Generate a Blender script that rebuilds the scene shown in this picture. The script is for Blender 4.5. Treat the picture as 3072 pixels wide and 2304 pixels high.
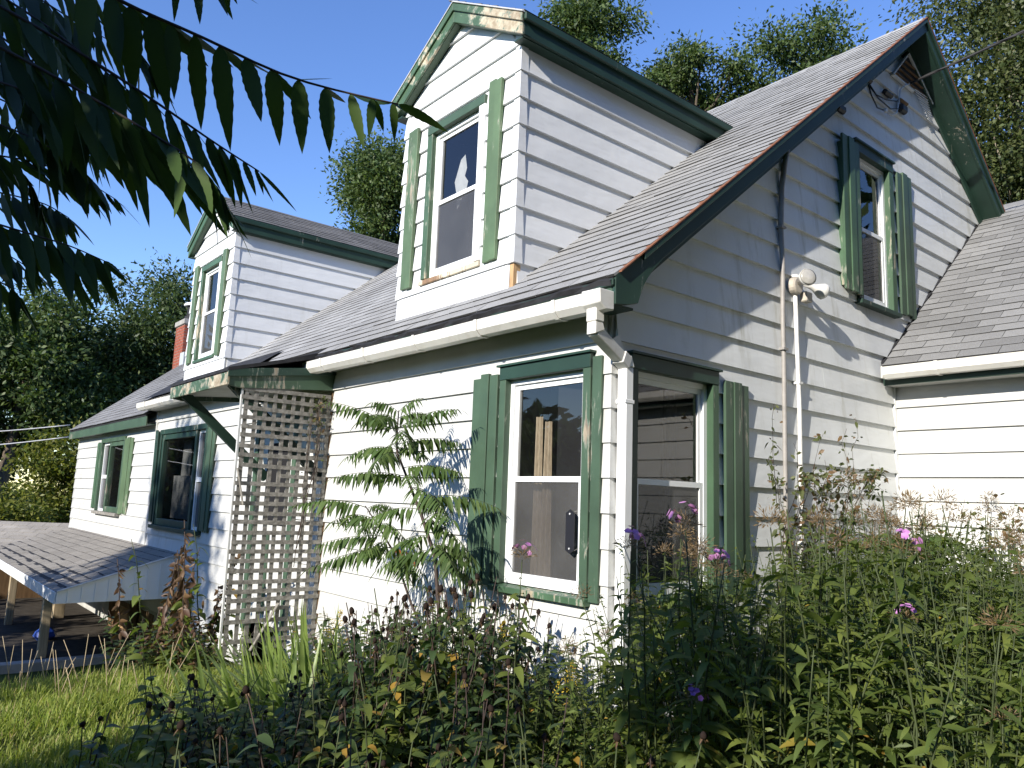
import bpy, bmesh, math, random
import numpy as np
from mathutils import Vector, Matrix

for o in list(bpy.data.objects):
    bpy.data.objects.remove(o, do_unlink=True)
scene = bpy.context.scene
COL = scene.collection
rnd = random.Random(11)

# ------------------------------------------------------------------ camera
cd = bpy.data.cameras.new('camera')
cam = bpy.data.objects.new('camera', cd)
COL.objects.link(cam)
cd.sensor_width = 36.0
cd.lens = 36.0 * 2327.9 / 3072.0
cd.clip_start = 0.05
cd.clip_end = 600.0
_r = Vector((0.63966, 0.76781, 0.03604))
_u = Vector((0.09186, -0.12291, 0.98816))
_f = Vector((-0.76315, 0.62878, 0.14916))
m = Matrix((( _r.x, _u.x, -_f.x, 3.117), (_r.y, _u.y, -_f.y, -3.325), (_r.z, _u.z, -_f.z, -0.767), (0, 0, 0, 1)))
cam.matrix_world = m
scene.camera = cam

# ------------------------------------------------------------------ sky and sun
SUN_TO = Vector((0.205, -0.883, 0.423)).normalized()      # towards the sun
w = bpy.data.worlds.new('World')
scene.world = w
w.use_nodes = True
wn = w.node_tree.nodes
wl = w.node_tree.links
for n in list(wn):
    wn.remove(n)
sky = wn.new('ShaderNodeTexSky')
sky.sky_type = 'NISHITA'
sky.sun_disc = False
sky.sun_elevation = math.asin(SUN_TO.z)
sky.sun_rotation = math.atan2(SUN_TO.x, SUN_TO.y)
sky.air_density = 1.0
sky.dust_density = 0.0
sky.ozone_density = 3.0
bg = wn.new('ShaderNodeBackground')
bg.inputs['Strength'].default_value = 0.15
wo = wn.new('ShaderNodeOutputWorld')
hs = wn.new('ShaderNodeHueSaturation')                     # the clear deep blue of the photograph, all round
hs.inputs['Hue'].default_value = 0.513
hs.inputs['Saturation'].default_value = 1.14
hs.inputs['Value'].default_value = 1.15
wl.new(sky.outputs[0], hs.inputs['Color'])
wl.new(hs.outputs[0], bg.inputs[0])
wl.new(bg.outputs[0], wo.inputs[0])
sl = bpy.data.lights.new('sun', 'SUN')
sl.energy = 5.0
sl.angle = math.radians(0.53)
sl.color = (1.0, 0.93, 0.82)
sun = bpy.data.objects.new('sun', sl)
COL.objects.link(sun)
sun.rotation_euler = SUN_TO.to_track_quat('Z', 'Y').to_euler()
vs = scene.view_settings
vs.view_transform = 'Standard'
vs.look = 'None'
vs.exposure = 0.66
vs.gamma = 1.0
vs.use_curve_mapping = False
try:
    scene.cycles.max_bounces = 6
    scene.cycles.diffuse_bounces = 3
    scene.cycles.transparent_max_bounces = 12
    scene.cycles.caustics_reflective = False
    scene.cycles.caustics_refractive = False
    scene.cycles.use_denoising = True
    scene.cycles.sample_clamp_indirect = 6
except Exception:
    pass

# ------------------------------------------------------------------ mesh helpers
class MB:
    """collects simple shapes for one mesh object"""
    def __init__(s):
        s.v = []
        s.f = []
    def add(s, vs_, fs_):
        k = len(s.v)
        s.v += [tuple(q) for q in vs_]
        s.f += [tuple(i + k for i in f) for f in fs_]
        return s
    def box(s, x0, x1, y0, y1, z0, z1):
        return s.hexa([(x0, y0, z0), (x1, y0, z0), (x1, y1, z0), (x0, y1, z0), (x0, y0, z1), (x1, y0, z1), (x1, y1, z1), (x0, y1, z1)])
    def hexa(s, q):
        return s.add(q, [(0, 3, 2, 1), (4, 5, 6, 7), (0, 1, 5, 4), (1, 2, 6, 5), (2, 3, 7, 6), (3, 0, 4, 7)])
    def fbox(s, F, u0, u1, n0, n1, z0, z1):
        return s.hexa([F(u0, n1, z0), F(u1, n1, z0), F(u1, n0, z0), F(u0, n0, z0), F(u0, n1, z1), F(u1, n1, z1), F(u1, n0, z1), F(u0, n0, z1)])
    def prism(s, a, b):
        """two equal polygons joined"""
        n = len(a)
        return s.add(list(a) + list(b), [tuple(range(n))[::-1], tuple(range(n, 2 * n))] + [(i, (i + 1) % n, n + (i + 1) % n, n + i) for i in range(n)])
    def beam(s, a, b, w_, h_, up=(0, 0, 1)):
        a = Vector(a); b = Vector(b)
        d = (b - a).normalized()
        sd = d.cross(Vector(up))
        if sd.length < 1e-4:
            sd = d.cross(Vector((1, 0, 0)))
        sd.normalize()
        u_ = sd.cross(d)
        q = []
        for c in (a, b):
            q += [c - sd * w_ / 2 - u_ * h_ / 2, c + sd * w_ / 2 - u_ * h_ / 2, c + sd * w_ / 2 + u_ * h_ / 2, c - sd * w_ / 2 + u_ * h_ / 2]
        return s.prism(q[:4], q[4:])
    def tube(s, pts, r, n=8, cap=True):
        pts = [Vector(q) for q in pts]
        if not isinstance(r, (list, tuple)):
            r = [r] * len(pts)
        k = len(s.v)
        prev = None
        for i, c in enumerate(pts):
            d = (pts[min(i + 1, len(pts) - 1)] - pts[max(i - 1, 0)]).normalized()
            if prev is None:
                sd = d.cross(Vector((0, 0, 1)))
                if sd.length < 1e-3:
                    sd = d.cross(Vector((1, 0, 0)))
            else:
                sd = prev - d * prev.dot(d)
            sd.normalize()
            prev = sd
            u_ = d.cross(sd)
            for j in range(n):
                t = 2 * math.pi * j / n
                s.v.append(tuple(c + (sd * math.cos(t) + u_ * math.sin(t)) * r[i]))
        for i in range(len(pts) - 1):
            for j in range(n):
                a = k + i * n + j; b = k + i * n + (j + 1) % n
                s.f.append((a, b, b + n, a + n))
        if cap:
            s.f.append(tuple(k + j for j in range(n))[::-1])
            s.f.append(tuple(k + (len(pts) - 1) * n + j for j in range(n)))
        return s
    def lathe(s, c, axis, prof, n=16):
        """prof: list of (distance along axis, radius)"""
        axis = Vector(axis).normalized()
        c = Vector(c)
        sd = axis.cross(Vector((0, 0, 1)))
        if sd.length < 1e-3:
            sd = axis.cross(Vector((1, 0, 0)))
        sd.normalize()
        u_ = axis.cross(sd)
        k = len(s.v)
        for t, r in prof:
            for j in range(n):
                a = 2 * math.pi * j / n
                s.v.append(tuple(c + axis * t + (sd * math.cos(a) + u_ * math.sin(a)) * r))
        for i in range(len(prof) - 1):
            for j in range(n):
                a = k + i * n + j; b = k + i * n + (j + 1) % n
                s.f.append((a, b, b + n, a + n))
        s.f.append(tuple(k + j for j in range(n))[::-1])
        s.f.append(tuple(k + (len(prof) - 1) * n + j for j in range(n)))
        return s
    def mesh(s, name, mat, smooth=False):
        me = bpy.data.meshes.new(name)
        me.from_pydata(s.v, [], s.f)
        if mat is not None:
            me.materials.append(mat)
        if smooth:
            me.polygons.foreach_set('use_smooth', [True] * len(me.polygons))
        me.update()
        return me
    def obj(s, name, mat, parent=None, smooth=False, bevel=0, fix=True):
        me = s.mesh(name, mat, smooth)
        if fix:
            bm = bmesh.new(); bm.from_mesh(me)
            bmesh.ops.recalc_face_normals(bm, faces=bm.faces)
            bm.to_mesh(me); bm.free()
        o = link(name, me, parent)
        if bevel:
            b = o.modifiers.new('bevel', 'BEVEL'); b.width = bevel; b.segments = 1; b.limit_method = 'ANGLE'
        return o

def link(name, data, parent=None):
    o = bpy.data.objects.new(name, data)
    COL.objects.link(o)
    if parent is not None:
        o.parent = parent
    return o
def thing(name, label, cat, loc=(0, 0, 0), group=None, rz=0.0):
    o = link(name, None)
    o.location = loc; o.rotation_euler = (0, 0, rz)
    o.empty_display_size = 0.1
    return tag(o, label, cat, group)
def tag(o, label, cat, group=None):
    o['label'] = label; o['category'] = cat
    if group:
        o['group'] = group
    return o
def npmesh(name, V, Fq, mat, smooth=False):
    """V (n,3) float, Fq (m,k) int faces of equal size"""
    V = np.asarray(V, dtype=np.float32); Fq = np.asarray(Fq, dtype=np.int32)
    me = bpy.data.meshes.new(name)
    k = Fq.shape[1]
    me.vertices.add(len(V)); me.vertices.foreach_set('co', V.ravel())
    me.loops.add(Fq.size); me.loops.foreach_set('vertex_index', Fq.ravel())
    me.polygons.add(len(Fq))
    me.polygons.foreach_set('loop_start', np.arange(0, Fq.size, k, dtype=np.int32))
    me.polygons.foreach_set('loop_total', np.full(len(Fq), k, dtype=np.int32))
    if smooth:
        me.polygons.foreach_set('use_smooth', np.ones(len(Fq), dtype=bool))
    if mat is not None:
        me.materials.append(mat)
    me.update(calc_edges=True)
    return me

# ------------------------------------------------------------------ materials
class NT:
    def __init__(s, name):
        s.m = bpy.data.materials.new(name)
        s.m.use_nodes = True
        s.t = s.m.node_tree
        for n in list(s.t.nodes):
            s.t.nodes.remove(n)
        s.out = s.n('ShaderNodeOutputMaterial')
    def n(s, t, **kw):
        x = s.t.nodes.new(t)
        for k, v in kw.items():
            if k in ('inp',):
                for a, b in v.items():
                    x.inputs[a].default_value = b
            else:
                setattr(x, k, v)
        return x
    def l(s, a, b):
        s.t.links.new(a, b)
    def coord(s, scale=(1, 1, 1), kind='Object'):
        tc = s.n('ShaderNodeTexCoord')
        mp = s.n('ShaderNodeMapping')
        mp.inputs['Scale'].default_value = scale
        s.l(tc.outputs[kind], mp.inputs['Vector'])
        return mp.outputs[0]
    def noise(s, vec, scale, detail=4, rough=0.55, dist=0):
        x = s.n('ShaderNodeTexNoise', inp={'Scale': scale, 'Detail': detail, 'Roughness': rough, 'Distortion': dist})
        if vec is not None:
            s.l(vec, x.inputs['Vector'])
        return x.outputs['Fac']
    def ramp(s, fac, stops):
        x = s.n('ShaderNodeValToRGB')
        e = x.color_ramp.elements
        while len(e) < len(stops):
            e.new(0.5)
        for i, (p_, c) in enumerate(stops):
            e[i].position = p_
            e[i].color = (c[0], c[1], c[2], 1) if isinstance(c, (tuple, list)) else (c, c, c, 1)
        s.l(fac, x.inputs['Fac'])
        return x.outputs['Color']
    def mix(s, fac, a, b, mode='MIX'):
        x = s.n('ShaderNodeMix', data_type='RGBA', blend_type=mode)
        for i, v in ((0, fac), (6, a), (7, b)):
            if hasattr(v, 'links') or hasattr(v, 'is_linked'):
                s.l(v, x.inputs[i])
            elif isinstance(v, (tuple, list)):
                x.inputs[i].default_value = (v[0], v[1], v[2], 1)
            else:
                x.inputs[i].default_value = v
        return x.outputs[2]
    def bump(s, h, strength, dist=0.01, normal=None):
        x = s.n('ShaderNodeBump', inp={'Strength': strength, 'Distance': dist})
        s.l(h, x.inputs['Height'])
        if normal is not None:
            s.l(normal, x.inputs['Normal'])
        return x.outputs[0]
    def bsdf(s, col, rough=0.6, spec=0.4, normal=None, metallic=0.0):
        x = s.n('ShaderNodeBsdfPrincipled')
        for k, v in (('Base Color', col), ('Roughness', rough)):
            if hasattr(v, 'is_linked'):
                s.l(v, x.inputs[k])
            else:
                x.inputs[k].default_value = (v[0], v[1], v[2], 1) if isinstance(v, (tuple, list)) else v
        x.inputs['Metallic'].default_value = metallic
        try:
            x.inputs['Specular IOR Level'].default_value = spec
        except Exception:
            pass
        if normal is not None:
            s.l(normal, x.inputs['Normal'])
        s.l(x.outputs[0], s.out.inputs['Surface'])
        return x

MAT = {}
def siding(name, col, dirt, streak=0.0):
    t = NT(name)
    c = t.coord()
    n1 = t.noise(c, 1.7, 5, 0.6)
    base = t.mix(t.ramp(n1, [(0.35, 0.0), (0.75, 1.0)]), col, tuple(x * (1 - 0.35 * dirt) for x in col))
    n2 = t.noise(t.coord((9, 9, 1.1)), 1.0, 6, 0.65)
    st = t.ramp(n2, [(0.52, 0.0), (0.72, 1.0)])
    big = t.ramp(t.noise(c, 0.55, 3), [(0.45, 0.0), (0.62, 1.0)])
    f = t.mix(1.0, st, big, 'MULTIPLY')
    f2 = t.mix(1.0, f, (streak, streak, streak), 'MULTIPLY')
    base = t.mix(f2, base, (0.30, 0.29, 0.20))
    sp = t.ramp(t.noise(c, 60, 2), [(0.70, 0.0), (0.78, 1.0)])
    base = t.mix(t.mix(1.0, sp, (0.25 * dirt,) * 3, 'MULTIPLY'), base, (0.25, 0.25, 0.22))
    rnd_ = t.n('ShaderNodeObjectInfo').outputs['Random']
    base = t.mix(1.0, base, t.ramp(rnd_, [(0.0, 0.93), (1.0, 1.0)]), 'MULTIPLY')
    h = t.noise(t.coord((1.1, 1.1, 3.5)), 1.6, 3, 0.5)
    h2 = t.noise(c, 14, 2)
    nb = t.bump(h, 0.45, 0.025)
    nb = t.bump(h2, 0.06, 0.004, nb)
    t.bsdf(base, 0.42, 0.35, nb)
    return t.m
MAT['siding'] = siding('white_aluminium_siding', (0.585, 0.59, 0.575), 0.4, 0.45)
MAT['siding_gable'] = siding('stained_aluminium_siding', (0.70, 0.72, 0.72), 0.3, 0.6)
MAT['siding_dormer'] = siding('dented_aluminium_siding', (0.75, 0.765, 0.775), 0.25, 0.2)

def paint(name, col, peel, under=(0.42, 0.36, 0.26), dark=(0.16, 0.13, 0.10), rough=0.5, axis=(14, 14, 2.2)):
    t = NT(name)
    c = t.coord()
    gr = t.coord(axis)
    n1 = t.noise(c, 3.0, 4)
    base = t.mix(t.ramp(n1, [(0.3, 0.0), (0.7, 1.0)]), tuple(x * 0.8 for x in col), tuple(min(1, x * 1.22) for x in col))
    wood = t.mix(t.ramp(t.noise(gr, 3.0, 6, 0.7), [(0.35, 0.0), (0.65, 1.0)]), dark, under)
    pn = t.noise(gr, 1.6, 8, 0.72, 0.4)
    big = t.noise(c, 1.3, 3, 0.5)
    comb = t.mix(0.5, pn, big)
    k = 0.66 - 0.30 * peel
    mask = t.ramp(comb, [(k, 0.0), (min(0.99, k + 0.018), 1.0)])
    colr = t.mix(mask, base, wood)
    edge = t.ramp(comb, [(k - 0.02, 0.0), (k, 1.0), (min(0.99, k + 0.02), 0.0)])
    colr = t.mix(t.mix(1.0, edge, (0.35,) * 3, 'MULTIPLY'), colr, (0.55, 0.55, 0.48))
    rnd_ = t.n('ShaderNodeObjectInfo').outputs['Random']
    colr = t.mix(1.0, colr, t.ramp(rnd_, [(0.0, 0.86), (1.0, 1.0)]), 'MULTIPLY')
    inv = t.ramp(comb, [(k, 1.0), (min(0.99, k + 0.02), 0.0)])
    nb = t.bump(inv, 0.5, 0.002)
    nb = t.bump(t.noise(gr, 6, 4), 0.22, 0.003, nb)
    t.bsdf(colr, rough, 0.4, nb)
    return t.m
MAT['green'] = paint('green_paint', (0.054, 0.096, 0.060), 0.2)
MAT['green_dark'] = paint('dark_green_trim', (0.019, 0.048, 0.034), 0.15)
MAT['green_pale'] = paint('faded_green_paint', (0.095, 0.150, 0.078), 0.25)
MAT['green_peel'] = paint('peeling_green_paint', (0.062, 0.115, 0.064), 0.40, under=(0.62, 0.56, 0.40), dark=(0.30, 0.22, 0.13))
MAT['green_half'] = paint('chipped_green_paint', (0.054, 0.108, 0.060), 0.27, under=(0.5, 0.44, 0.3))
MAT['green_flake'] = paint('flaking_green_paint', (0.060, 0.112, 0.062), 0.45, under=(0.58, 0.53, 0.40), dark=(0.28, 0.21, 0.13), axis=(5, 5, 5))
MAT['cream'] = paint('cream_wood', (0.60, 0.53, 0.40), 0.55, under=(0.35, 0.22, 0.12), dark=(0.16, 0.1, 0.06))

def simple(name, col, rough=0.5, spec=0.4, vary=0.12, scale=6.0, bump=0.1, metallic=0.0, dirt=None, axis=(1, 1, 1)):
    t = NT(name)
    c = t.coord(axis)
    n1 = t.noise(c, scale, 5, 0.6)
    base = t.mix(t.ramp(n1, [(0.3, 0.0), (0.7, 1.0)]), tuple(x * (1 - vary) for x in col), tuple(min(1, x * (1 + vary)) for x in col))
    if dirt:
        base = t.mix(t.ramp(t.noise(c, scale * 0.6, 6, 0.7), [(0.5, 0.0), (0.75, 0.7)]), base, dirt)
    t.bsdf(base, rough, spec, t.bump(n1, bump, 0.005), metallic)
    return t.m
MAT['vinyl'] = simple('white_vinyl', (0.76, 0.775, 0.78), 0.35, 0.5, 0.03, 4, 0.02)
MAT['gutter'] = simple('white_gutter_plastic', (0.70, 0.69, 0.65), 0.4, 0.45, 0.06, 5, 0.04, dirt=(0.42, 0.38, 0.30))
MAT['soffit'] = simple('dirty_white_soffit', (0.42, 0.42, 0.40), 0.7, 0.2, 0.2, 4, 0.1)
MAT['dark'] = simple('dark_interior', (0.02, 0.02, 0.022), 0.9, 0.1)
MAT['tar'] = simple('black_roofing_felt', (0.022, 0.022, 0.024), 0.75, 0.3, 0.4, 9, 0.5)
MAT['rust'] = simple('rusty_drip_edge', (0.20, 0.085, 0.045), 0.7, 0.3, 0.4, 20, 0.2)
MAT['metal'] = simple('grey_conduit', (0.30, 0.285, 0.27), 0.5, 0.4, 0.2, 8, 0.05)
MAT['metal_light'] = simple('pale_metal', (0.55, 0.56, 0.57), 0.4, 0.5, 0.15, 8, 0.05)
MAT['whitepipe'] = simple('white_pipe', (0.72, 0.72, 0.70), 0.4, 0.4, 0.08, 9, 0.05, dirt=(0.45, 0.43, 0.36))
MAT['rubber'] = simple('black_rubber', (0.012, 0.012, 0.014), 0.5, 0.4)
MAT['cablegrey'] = simple('weathered_cable', (0.03, 0.03, 0.032), 0.6, 0.3)
MAT['rawwood'] = simple('bare_wood', (0.46, 0.30, 0.16), 0.7, 0.2, 0.35, 3, 0.3, axis=(30, 30, 2))
MAT['post'] = simple('lumber_post', (0.36, 0.29, 0.19), 0.75, 0.2, 0.3, 2.5, 0.3, axis=(20, 20, 1.5))
MAT['greywood'] = simple('weathered_grey_wood', (0.23, 0.218, 0.195), 0.85, 0.15, 0.45, 3.0, 0.6, dirt=(0.12, 0.11, 0.085), axis=(9, 9, 9))
MAT['concrete'] = simple('concrete', (0.30, 0.29, 0.27), 0.85, 0.2, 0.2, 6, 0.3)
MAT['floor_shade'] = simple('floor_darkened_for_shade', (0.055, 0.048, 0.04), 0.95, 0.1, 0.3, 8, 0.4)  # porch slab, its colour darkened to stand for the deep shade under the roof
MAT['greywall'] = simple('grey_basement_wall', (0.30, 0.33, 0.37), 0.8, 0.2, 0.12, 2, 0.1)
MAT['brownboard'] = simple('brown_board', (0.17, 0.105, 0.055), 0.7, 0.2, 0.3, 3, 0.2, axis=(8, 8, 1))
MAT['blue'] = simple('blue_plastic', (0.03, 0.09, 0.42), 0.4, 0.5)
MAT['blackglove'] = simple('black_plastic', (0.015, 0.015, 0.02), 0.4, 0.5)
MAT['butt'] = simple('dark_shingle_edge', (0.05, 0.05, 0.05), 0.95, 0.1, 0.3, 20, 0.2)
MAT['mortar'] = simple('mortar', (0.33, 0.30, 0.27), 0.9, 0.1, 0.2, 20, 0.3)
MAT['brick'] = simple('red_brick', (0.25, 0.075, 0.048), 0.85, 0.15, 0.35, 9, 0.4, dirt=(0.16, 0.06, 0.045))
MAT['flash'] = simple('grey_flashing', (0.40, 0.42, 0.44), 0.45, 0.4, 0.1, 5, 0.05)
MAT['curtain'] = simple('brown_woven_curtain', (0.42, 0.34, 0.25), 0.95, 0.05, 0.3, 3, 0.3, axis=(40, 40, 6))
MAT['lace'] = simple('white_lace_curtain', (0.55, 0.56, 0.57), 0.95, 0.05, 0.1, 12, 0.2)
MAT['sheer'] = simple('grey_sheer_curtain', (0.20, 0.20, 0.20), 0.95, 0.05, 0.2, 5, 0.2, axis=(6, 6, 30))
MAT['bulbglass'] = simple('frosted_bulb_glass', (0.62, 0.62, 0.60), 0.15, 0.7, 0.06, 6, 0.02)
MAT['bulbface'] = simple('bulb_lens', (0.38, 0.37, 0.34), 0.2, 0.8, 0.12, 30, 0.3)
MAT['bulbbase'] = simple('bulb_holder', (0.44, 0.40, 0.34), 0.5, 0.4, 0.2, 12, 0.1)

def shingle(name, col, var, island):
    t = NT(name)
    c = t.coord()
    r = t.n('ShaderNodeNewGeometry').outputs['Random Per Island'] if island else t.n('ShaderNodeObjectInfo').outputs['Random']
    base = t.mix(r, tuple(x * (1 - var) for x in col), tuple(x * (1 + var) for x in col))
    g = t.ramp(t.noise(c, 420, 2, 0.6), [(0.35, 0.62), (0.65, 1.3)])
    base = t.mix(1.0, base, g, 'MULTIPLY')
    wv = t.ramp(t.noise(c, 1.1, 5, 0.6), [(0.3, 0.72), (0.72, 1.15)])
    base = t.mix(1.0, base, wv, 'MULTIPLY')
    st = t.ramp(t.noise(c, 5, 4, 0.6), [(0.62, 0.0), (0.75, 0.5)])
    base = t.mix(st, base, (0.10, 0.095, 0.085))
    t.bsdf(base, 0.92, 0.15, t.bump(t.noise(c, 300, 2), 0.5, 0.004))
    return t.m
SHC = {'main': (0.315, 0.316, 0.315), 'wing': (0.245, 0.246, 0.246), 'left': (0.215, 0.215, 0.217), 'dormer': (0.17, 0.168, 0.165), 'porch': (0.29, 0.27, 0.24), 'far': (0.30, 0.28, 0.25)}
for k_, c_ in SHC.items():
    MAT['sh_' + k_] = shingle('asphalt_shingle_' + k_, c_, 0.17 if k_ == 'wing' else 0.08, False)
    MAT['shi_' + k_] = shingle('asphalt_shingle_joined_' + k_, c_, 0.08, True)

def glass(name, tint, refl_ior, haze=0.0):
    t = NT(name)
    tr = t.n('ShaderNodeBsdfTransparent'); tr.inputs[0].default_value = (*tint, 1)
    gl = t.n('ShaderNodeBsdfGlossy'); gl.inputs['Roughness'].default_value = 0.015
    fr = t.n('ShaderNodeFresnel'); fr.inputs['IOR'].default_value = refl_ior
    wob = t.bump(t.noise(t.coord(), 1.3, 1), 0.035, 0.02)
    t.l(wob, gl.inputs['Normal'])
    mx = t.n('ShaderNodeMixShader')
    t.l(fr.outputs[0], mx.inputs[0]); t.l(tr.outputs[0], mx.inputs[1]); t.l(gl.outputs[0], mx.inputs[2])
    o = mx.outputs[0]
    if haze:
        df = t.n('ShaderNodeBsdfDiffuse'); df.inputs[0].default_value = (0.33, 0.33, 0.33, 1)
        m2 = t.n('ShaderNodeMixShader')
        f = t.ramp(t.noise(t.coord(), 2.5, 5), [(0.3, haze * 0.8), (0.7, haze * 1.2)])
        t.l(f, m2.inputs[0]); t.l(o, m2.inputs[1]); t.l(df.outputs[0], m2.inputs[2])
        o = m2.outputs[0]
    t.l(o, t.out.inputs['Surface'])
    return t.m
MAT['glass'] = glass('window_glass', (0.84, 0.86, 0.87), 1.85, 0.012)
MAT['glass_screen'] = glass('window_glass_behind_screen', (0.40, 0.40, 0.41), 1.5, 0.17)

def leafmat(name, a, b, trans=0.35, spec=0.35, rough=0.5, spots=None, island=True):
    t = NT(name)
    g = t.n('ShaderNodeNewGeometry')
    r = g.outputs['Random Per Island'] if island else t.n('ShaderNodeObjectInfo').outputs['Random']
    col = t.mix(r, a, b)
    nz = t.noise(t.coord(), 1.5, 3)
    col = t.mix(1.0, col, t.ramp(nz, [(0.3, 0.72), (0.7, 1.28)]), 'MULTIPLY')
    if spots:
        col = t.mix(t.ramp(r, [(spots[1], 0.0), (spots[1] + 0.01, 1.0)]), col, spots[0])
    pb = t.n('ShaderNodeBsdfPrincipled')
    t.l(col, pb.inputs['Base Color']); pb.inputs['Roughness'].default_value = rough
    pb.inputs['Specular IOR Level'].default_value = spec
    tl = t.n('ShaderNodeBsdfTranslucent')
    t.l(t.mix(1.0, col, (1.25, 1.35, 0.6), 'MULTIPLY'), tl.inputs[0])
    mx = t.n('ShaderNodeMixShader'); mx.inputs[0].default_value = trans
    t.l(pb.outputs[0], mx.inputs[1]); t.l(tl.outputs[0], mx.inputs[2])
    t.l(mx.outputs[0], t.out.inputs['Surface'])
    return t.m
MAT['leaf_dark'] = leafmat('dark_tree_leaf', (0.034, 0.062, 0.020), (0.075, 0.105, 0.034), 0.3)
MAT['leaf_mid'] = leafmat('tree_leaf', (0.042, 0.078, 0.022), (0.095, 0.130, 0.038), 0.3)
MAT['leaf_olive'] = leafmat('olive_tree_leaf', (0.044, 0.066, 0.020), (0.100, 0.115, 0.038), 0.3)
MAT['leaf_yellow'] = leafmat('yellow_green_leaf', (0.085, 0.12, 0.022), (0.19, 0.19, 0.035), 0.35)
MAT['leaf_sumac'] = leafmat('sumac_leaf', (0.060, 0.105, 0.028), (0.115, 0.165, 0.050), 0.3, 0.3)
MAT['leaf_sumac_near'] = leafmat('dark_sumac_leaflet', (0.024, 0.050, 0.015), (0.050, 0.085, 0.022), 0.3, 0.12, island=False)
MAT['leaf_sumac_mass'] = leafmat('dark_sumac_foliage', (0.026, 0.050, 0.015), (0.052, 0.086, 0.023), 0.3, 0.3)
MAT['leaf_red'] = leafmat('red_sumac_leaf', (0.26, 0.075, 0.022), (0.36, 0.13, 0.035), 0.3)
MAT['leaf_phlox'] = leafmat('phlox_leaf', (0.072, 0.112, 0.028), (0.145, 0.190, 0.048), 0.4, spots=((0.42, 0.27, 0.04), 0.985))
MAT['leaf_phlox2'] = leafmat('pale_phlox_leaf', (0.098, 0.142, 0.030), (0.190, 0.225, 0.050), 0.42, spots=((0.40, 0.25, 0.05), 0.97))
MAT['leaf_cone'] = leafmat('coneflower_leaf', (0.040, 0.074, 0.026), (0.082, 0.125, 0.042), 0.35, spots=((0.24, 0.17, 0.04), 0.98))
MAT['leaf_dry'] = leafmat('dried_leaf', (0.085, 0.048, 0.030), (0.17, 0.105, 0.055), 0.2)
MAT['leaf_iris'] = leafmat('iris_blade', (0.13, 0.20, 0.05), (0.24, 0.31, 0.09), 0.35, 0.45, 0.4)
MAT['vine'] = leafmat('vine_leaf', (0.06, 0.082, 0.028), (0.12, 0.13, 0.05), 0.3, spots=((0.16, 0.10, 0.05), 0.8))
MAT['brownhead'] = leafmat('dried_flower_head', (0.13, 0.085, 0.042), (0.24, 0.17, 0.085), 0.1)
MAT['blackhead'] = simple('dead_coneflower_head', (0.022, 0.015, 0.012), 0.9, 0.1)
MAT['pink'] = leafmat('pink_petal', (0.52, 0.20, 0.52), (0.68, 0.34, 0.66), 0.25)
MAT['purple'] = leafmat('purple_petal', (0.22, 0.09, 0.42), (0.30, 0.15, 0.52), 0.25)
MAT['gold'] = leafmat('goldenrod_floret', (0.48, 0.33, 0.02), (0.62, 0.46, 0.05), 0.2)
MAT['stem'] = simple('green_stem', (0.045, 0.060, 0.022), 0.6, 0.3, 0.3, 12, 0.1)
MAT['stem_dark'] = simple('dark_stem', (0.050, 0.035, 0.028), 0.7, 0.3, 0.3, 12, 0.1)
MAT['straw'] = simple('dry_straw', (0.42, 0.34, 0.22), 0.8, 0.2, 0.25, 10, 0.1)
MAT['bark'] = simple('tree_bark', (0.105, 0.085, 0.065), 0.9, 0.1, 0.4, 3, 0.8, axis=(5, 5, 1))
MAT['bark_pale'] = simple('pale_tree_bark', (0.24, 0.205, 0.165), 0.9, 0.1, 0.35, 3, 0.6, axis=(5, 5, 1))
MAT['grass'] = leafmat('grass_blade', (0.15, 0.215, 0.034), (0.31, 0.34, 0.085), 0.4, 0.3, 0.5, spots=((0.34, 0.28, 0.13), 0.93))
def groundmat():
    t = NT('lawn_soil')
    c = t.coord()
    n = t.noise(c, 2.2, 8, 0.7)
    col = t.ramp(n, [(0.3, (0.028, 0.040, 0.012)), (0.55, (0.055, 0.075, 0.018)), (0.75, (0.085, 0.08, 0.035))])
    t.bsdf(col, 0.95, 0.1, t.bump(t.noise(c, 40, 4), 0.6, 0.03))
    return t.m
MAT['ground'] = groundmat()
# ------------------------------------------------------------------ ground
def sstep(a, b, x):
    t = np.clip((x - a) / (b - a), 0, 1)
    return t * t * (3 - 2 * t)
def ground_z(x, y):
    x = np.asarray(x, dtype=float); y = np.asarray(y, dtype=float)
    drop = 0.78 * sstep(-2.6, -7.2, x) + 1.2 * sstep(-14, -30, x)
    bumpy = 0.025 * np.sin(2.1 * x + 0.7) * np.cos(1.7 * y) + 0.015 * np.sin(5.1 * x) * np.sin(4.3 * y + 1)
    return -2.2 - drop + bumpy * (np.abs(x) < 12)
def build_ground():
    def axis(lo, hi):
        a = np.arange(-12, 8.01, 0.25)
        f = [8.0]
        while f[-1] < hi:
            f.append(f[-1] + max(0.5, (f[-1] - 7) * 0.35))
        g = [-12.0]
        while g[-1] > lo:
            g.append(g[-1] - max(0.5, (-11 - g[-1]) * 0.35))
        return np.array(sorted(set(list(a) + f[1:] + g[1:])))
    xs = axis(-260, 260); ys = axis(-260, 260)
    X, Y = np.meshgrid(xs, ys, indexing='ij')
    V = np.stack([X, Y, ground_z(X, Y)], -1).reshape(-1, 3)
    n = len(ys)
    i, j = np.meshgrid(np.arange(len(xs) - 1), np.arange(n - 1), indexing='ij')
    a = (i * n + j).ravel()
    Fq = np.stack([a, a + n, a + n + 1, a + 1], -1)
    o = link('ground', npmesh('ground', V, Fq, MAT['ground'], True))
    o['kind'] = 'structure'
build_ground()

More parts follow.
